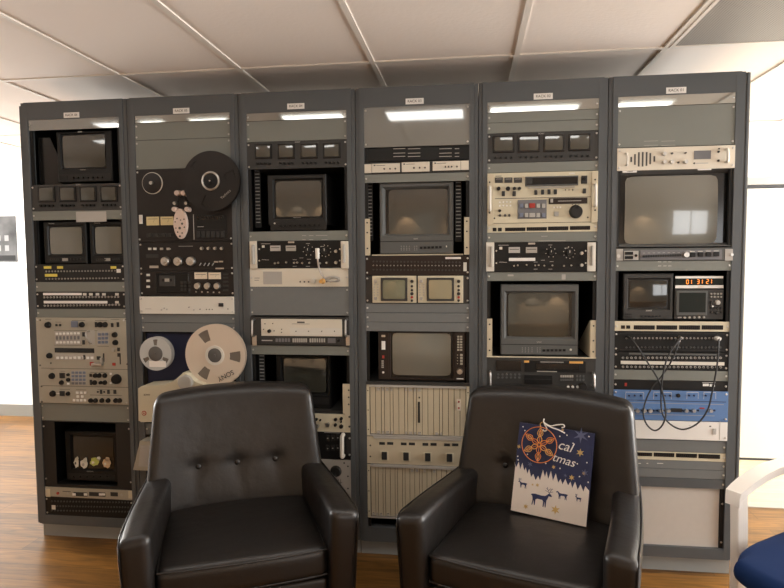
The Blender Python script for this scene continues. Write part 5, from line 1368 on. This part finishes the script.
lobj('rope_handle', tube_me([b3(240, 96, .016), b3(270, 112, .018), b3(298, 122, .014), b3(322, 136, .004)], .0024, 8, 4), 'rope', bag)
# ornament hung from the handle
x, z = B(216, 188); oc = bag.matrix_basis
orn = empty('hanging_ornament', mid, 'round copper snowflake ornament hanging on the front of the gift bag', 'ornament')
orn.rotation_euler = bag.rotation_euler
oo = Vector((x, -.020, z)); orn.location = mid + bagm.to_3x3() @ oo
RO = 75/317.5*BW
ring = [(RO*math.cos(2*PI*i/24), 0, RO*math.sin(2*PI*i/24)) for i in range(24)]
lobj('ring', tube_me(ring, .0016, 6, 2, closed=True), 'copper', orn)
for i in range(6):
    th = PI/2+PI*i/3; u_ = Vector((math.cos(th), 0, math.sin(th))); v_ = Vector((-math.sin(th), 0, math.cos(th)))
    m_ = 'copper' if i % 2 else 'gold'
    lobj('loop', tube_me([tuple(u_*RO*a+v_*RO*b) for a, b in ((.08, 0), (.3, .13), (.5, .0), (.3, -.13))], .0014, 6, 4, closed=True), m_, orn)
    lobj('petal', tube_me([tuple(u_*RO*a+v_*RO*b) for a, b in ((.46, 0), (.64, .16), (.93, .0), (.64, -.16))], .0014, 6, 4, closed=True), m_, orn)
    lobj('petal_core', tube_me([tuple(u_*RO*a+v_*RO*b) for a, b in ((.52, 0), (.66, .07), (.82, .0), (.66, -.07))], .0012, 6, 4, closed=True), 'gold', orn)
    lobj('spoke', tube_me([tuple(u_*RO*.05), tuple(u_*RO*.98)], .0012, 6, 1), 'copper', orn)
lobj('hanger', tube_me([(0, 0, RO), (-.004, .002, RO+.012), (.006, .006, RO+.022), (.014, .006, RO+.016)], .001, 6, 3), 'gold', orn)

# ------------------------------------------------------------------ white side chair with blue seat
hF = Vector((FW.x, FW.y, 0)).normalized(); hR = Vector((RT.x, RT.y, 0)).normalized()
bvec = hR*.88+hF*.476; ang = math.atan2(bvec.y, bvec.x)-PI/2
legp = onz(739, 489, .655); legp.z = 0
rotm = Matrix.Rotation(ang, 3, 'Z')
org = legp - rotm @ Vector((.275*-1, 0, 0))
sc3 = empty('side_chair', org, 'white framed armchair with a dark blue seat at the right edge of the photo', 'chair', None, ang)
def warp_bs(p):
    x, y, z = p; t = (y+.29)/.58
    if z > 0: z += .016*(1-(x/.25)**2)*(1-(y/.29)**2)
    sx, sy = x/.25, y/.28
    r_ = max(abs(sx), abs(sy))
    if r_ > 1e-6:
        kk = (abs(sx/r_)**3.6+abs(sy/r_)**3.6)**(-1/3.6); x *= kk; y *= kk
    return Vector((x, y, z))
lobj('seat', rbox_me(.25, .30, .036, .034, (14, 14, 3), warp_bs, 'seat'), 'blue_fabric', sc3, (.005, .115, .452))
lobj('seat_frame', box_me(.44, .44, .05, .008), 'white_frame', sc3, (.0, .40, .385))
for s in (-1, 1):
    x = s*.275
    lg = multi_me([(-.016, .016, -.026, .026, -.32, .32)]); 
    lobj('leg', rbox_me(.015, .028, .318, .005, (2, 2, 6), lambda p: Vector((p.x, p.y-.012*(p.z/.32)**2+.012, p.z)), 'leg'), 'white_frame', sc3, (x, 0, .318))
    lobj('leg', rbox_me(.016, .024, .30, .005, (2, 2, 6), lambda p: Vector((p.x, p.y+.10*((.3-p.z)/.6)**2, p.z)), 'leg'), 'white_frame', sc3, (x, .46, .30))
    # armrest: a flat band rising from the front leg and running back
    bm = bmesh.new(); rg = []
    path = [(-.035, .620), (-.03, .640), (.0, .652), (.05, .668), (.11, .682), (.18, .690), (.28, .690), (.40, .684), (.50, .676)]
    for i, (yy, zz) in enumerate(path):
        w_ = .024+.006*math.sin(min(1, i/5)*PI/2); th_ = .013
        rg.append([bm.verts.new(v_) for v_ in ((x-w_, yy, zz-th_), (x+w_, yy, zz-th_), (x+w_, yy, zz+th_), (x-w_, yy, zz+th_))])
    for a, b in zip(rg, rg[1:]):
        for k_ in range(4): bm.faces.new((a[k_], a[(k_+1) % 4], b[(k_+1) % 4], b[k_]))
    bm.faces.new(rg[0][::-1]); bm.faces.new(rg[-1])
    bmesh.ops.bevel(bm, geom=[e for e in bm.edges if abs(e.calc_face_angle(0)) > 1.2], offset=.004, segments=2, affect='EDGES')
    lobj('armrest', finish(bm, 'armrest', True), 'white_frame', sc3)
lobj('backrest', rbox_me(.235, .02, .20, .018, (8, 2, 8), lambda p: Vector((p.x, p.y+.12*(p.z/.2)-.02*(p.x/.235)**2*-1, p.z)), 'backrest'), 'blue_fabric', sc3, (0, .52, .70))

# ------------------------------------------------------------------ view
vs = SC.view_settings; SC.display_settings.display_device = 'sRGB'
vs.view_transform = 'Standard'; vs.look = 'None'; vs.gamma = 1.0; vs.exposure = EXPOSURE; vs.use_curve_mapping = False
SC.cycles.use_denoising = True
SC.cycles.max_bounces = 8; SC.cycles.diffuse_bounces = 5; SC.cycles.glossy_bounces = 4
SC.cycles.sample_clamp_indirect = 6
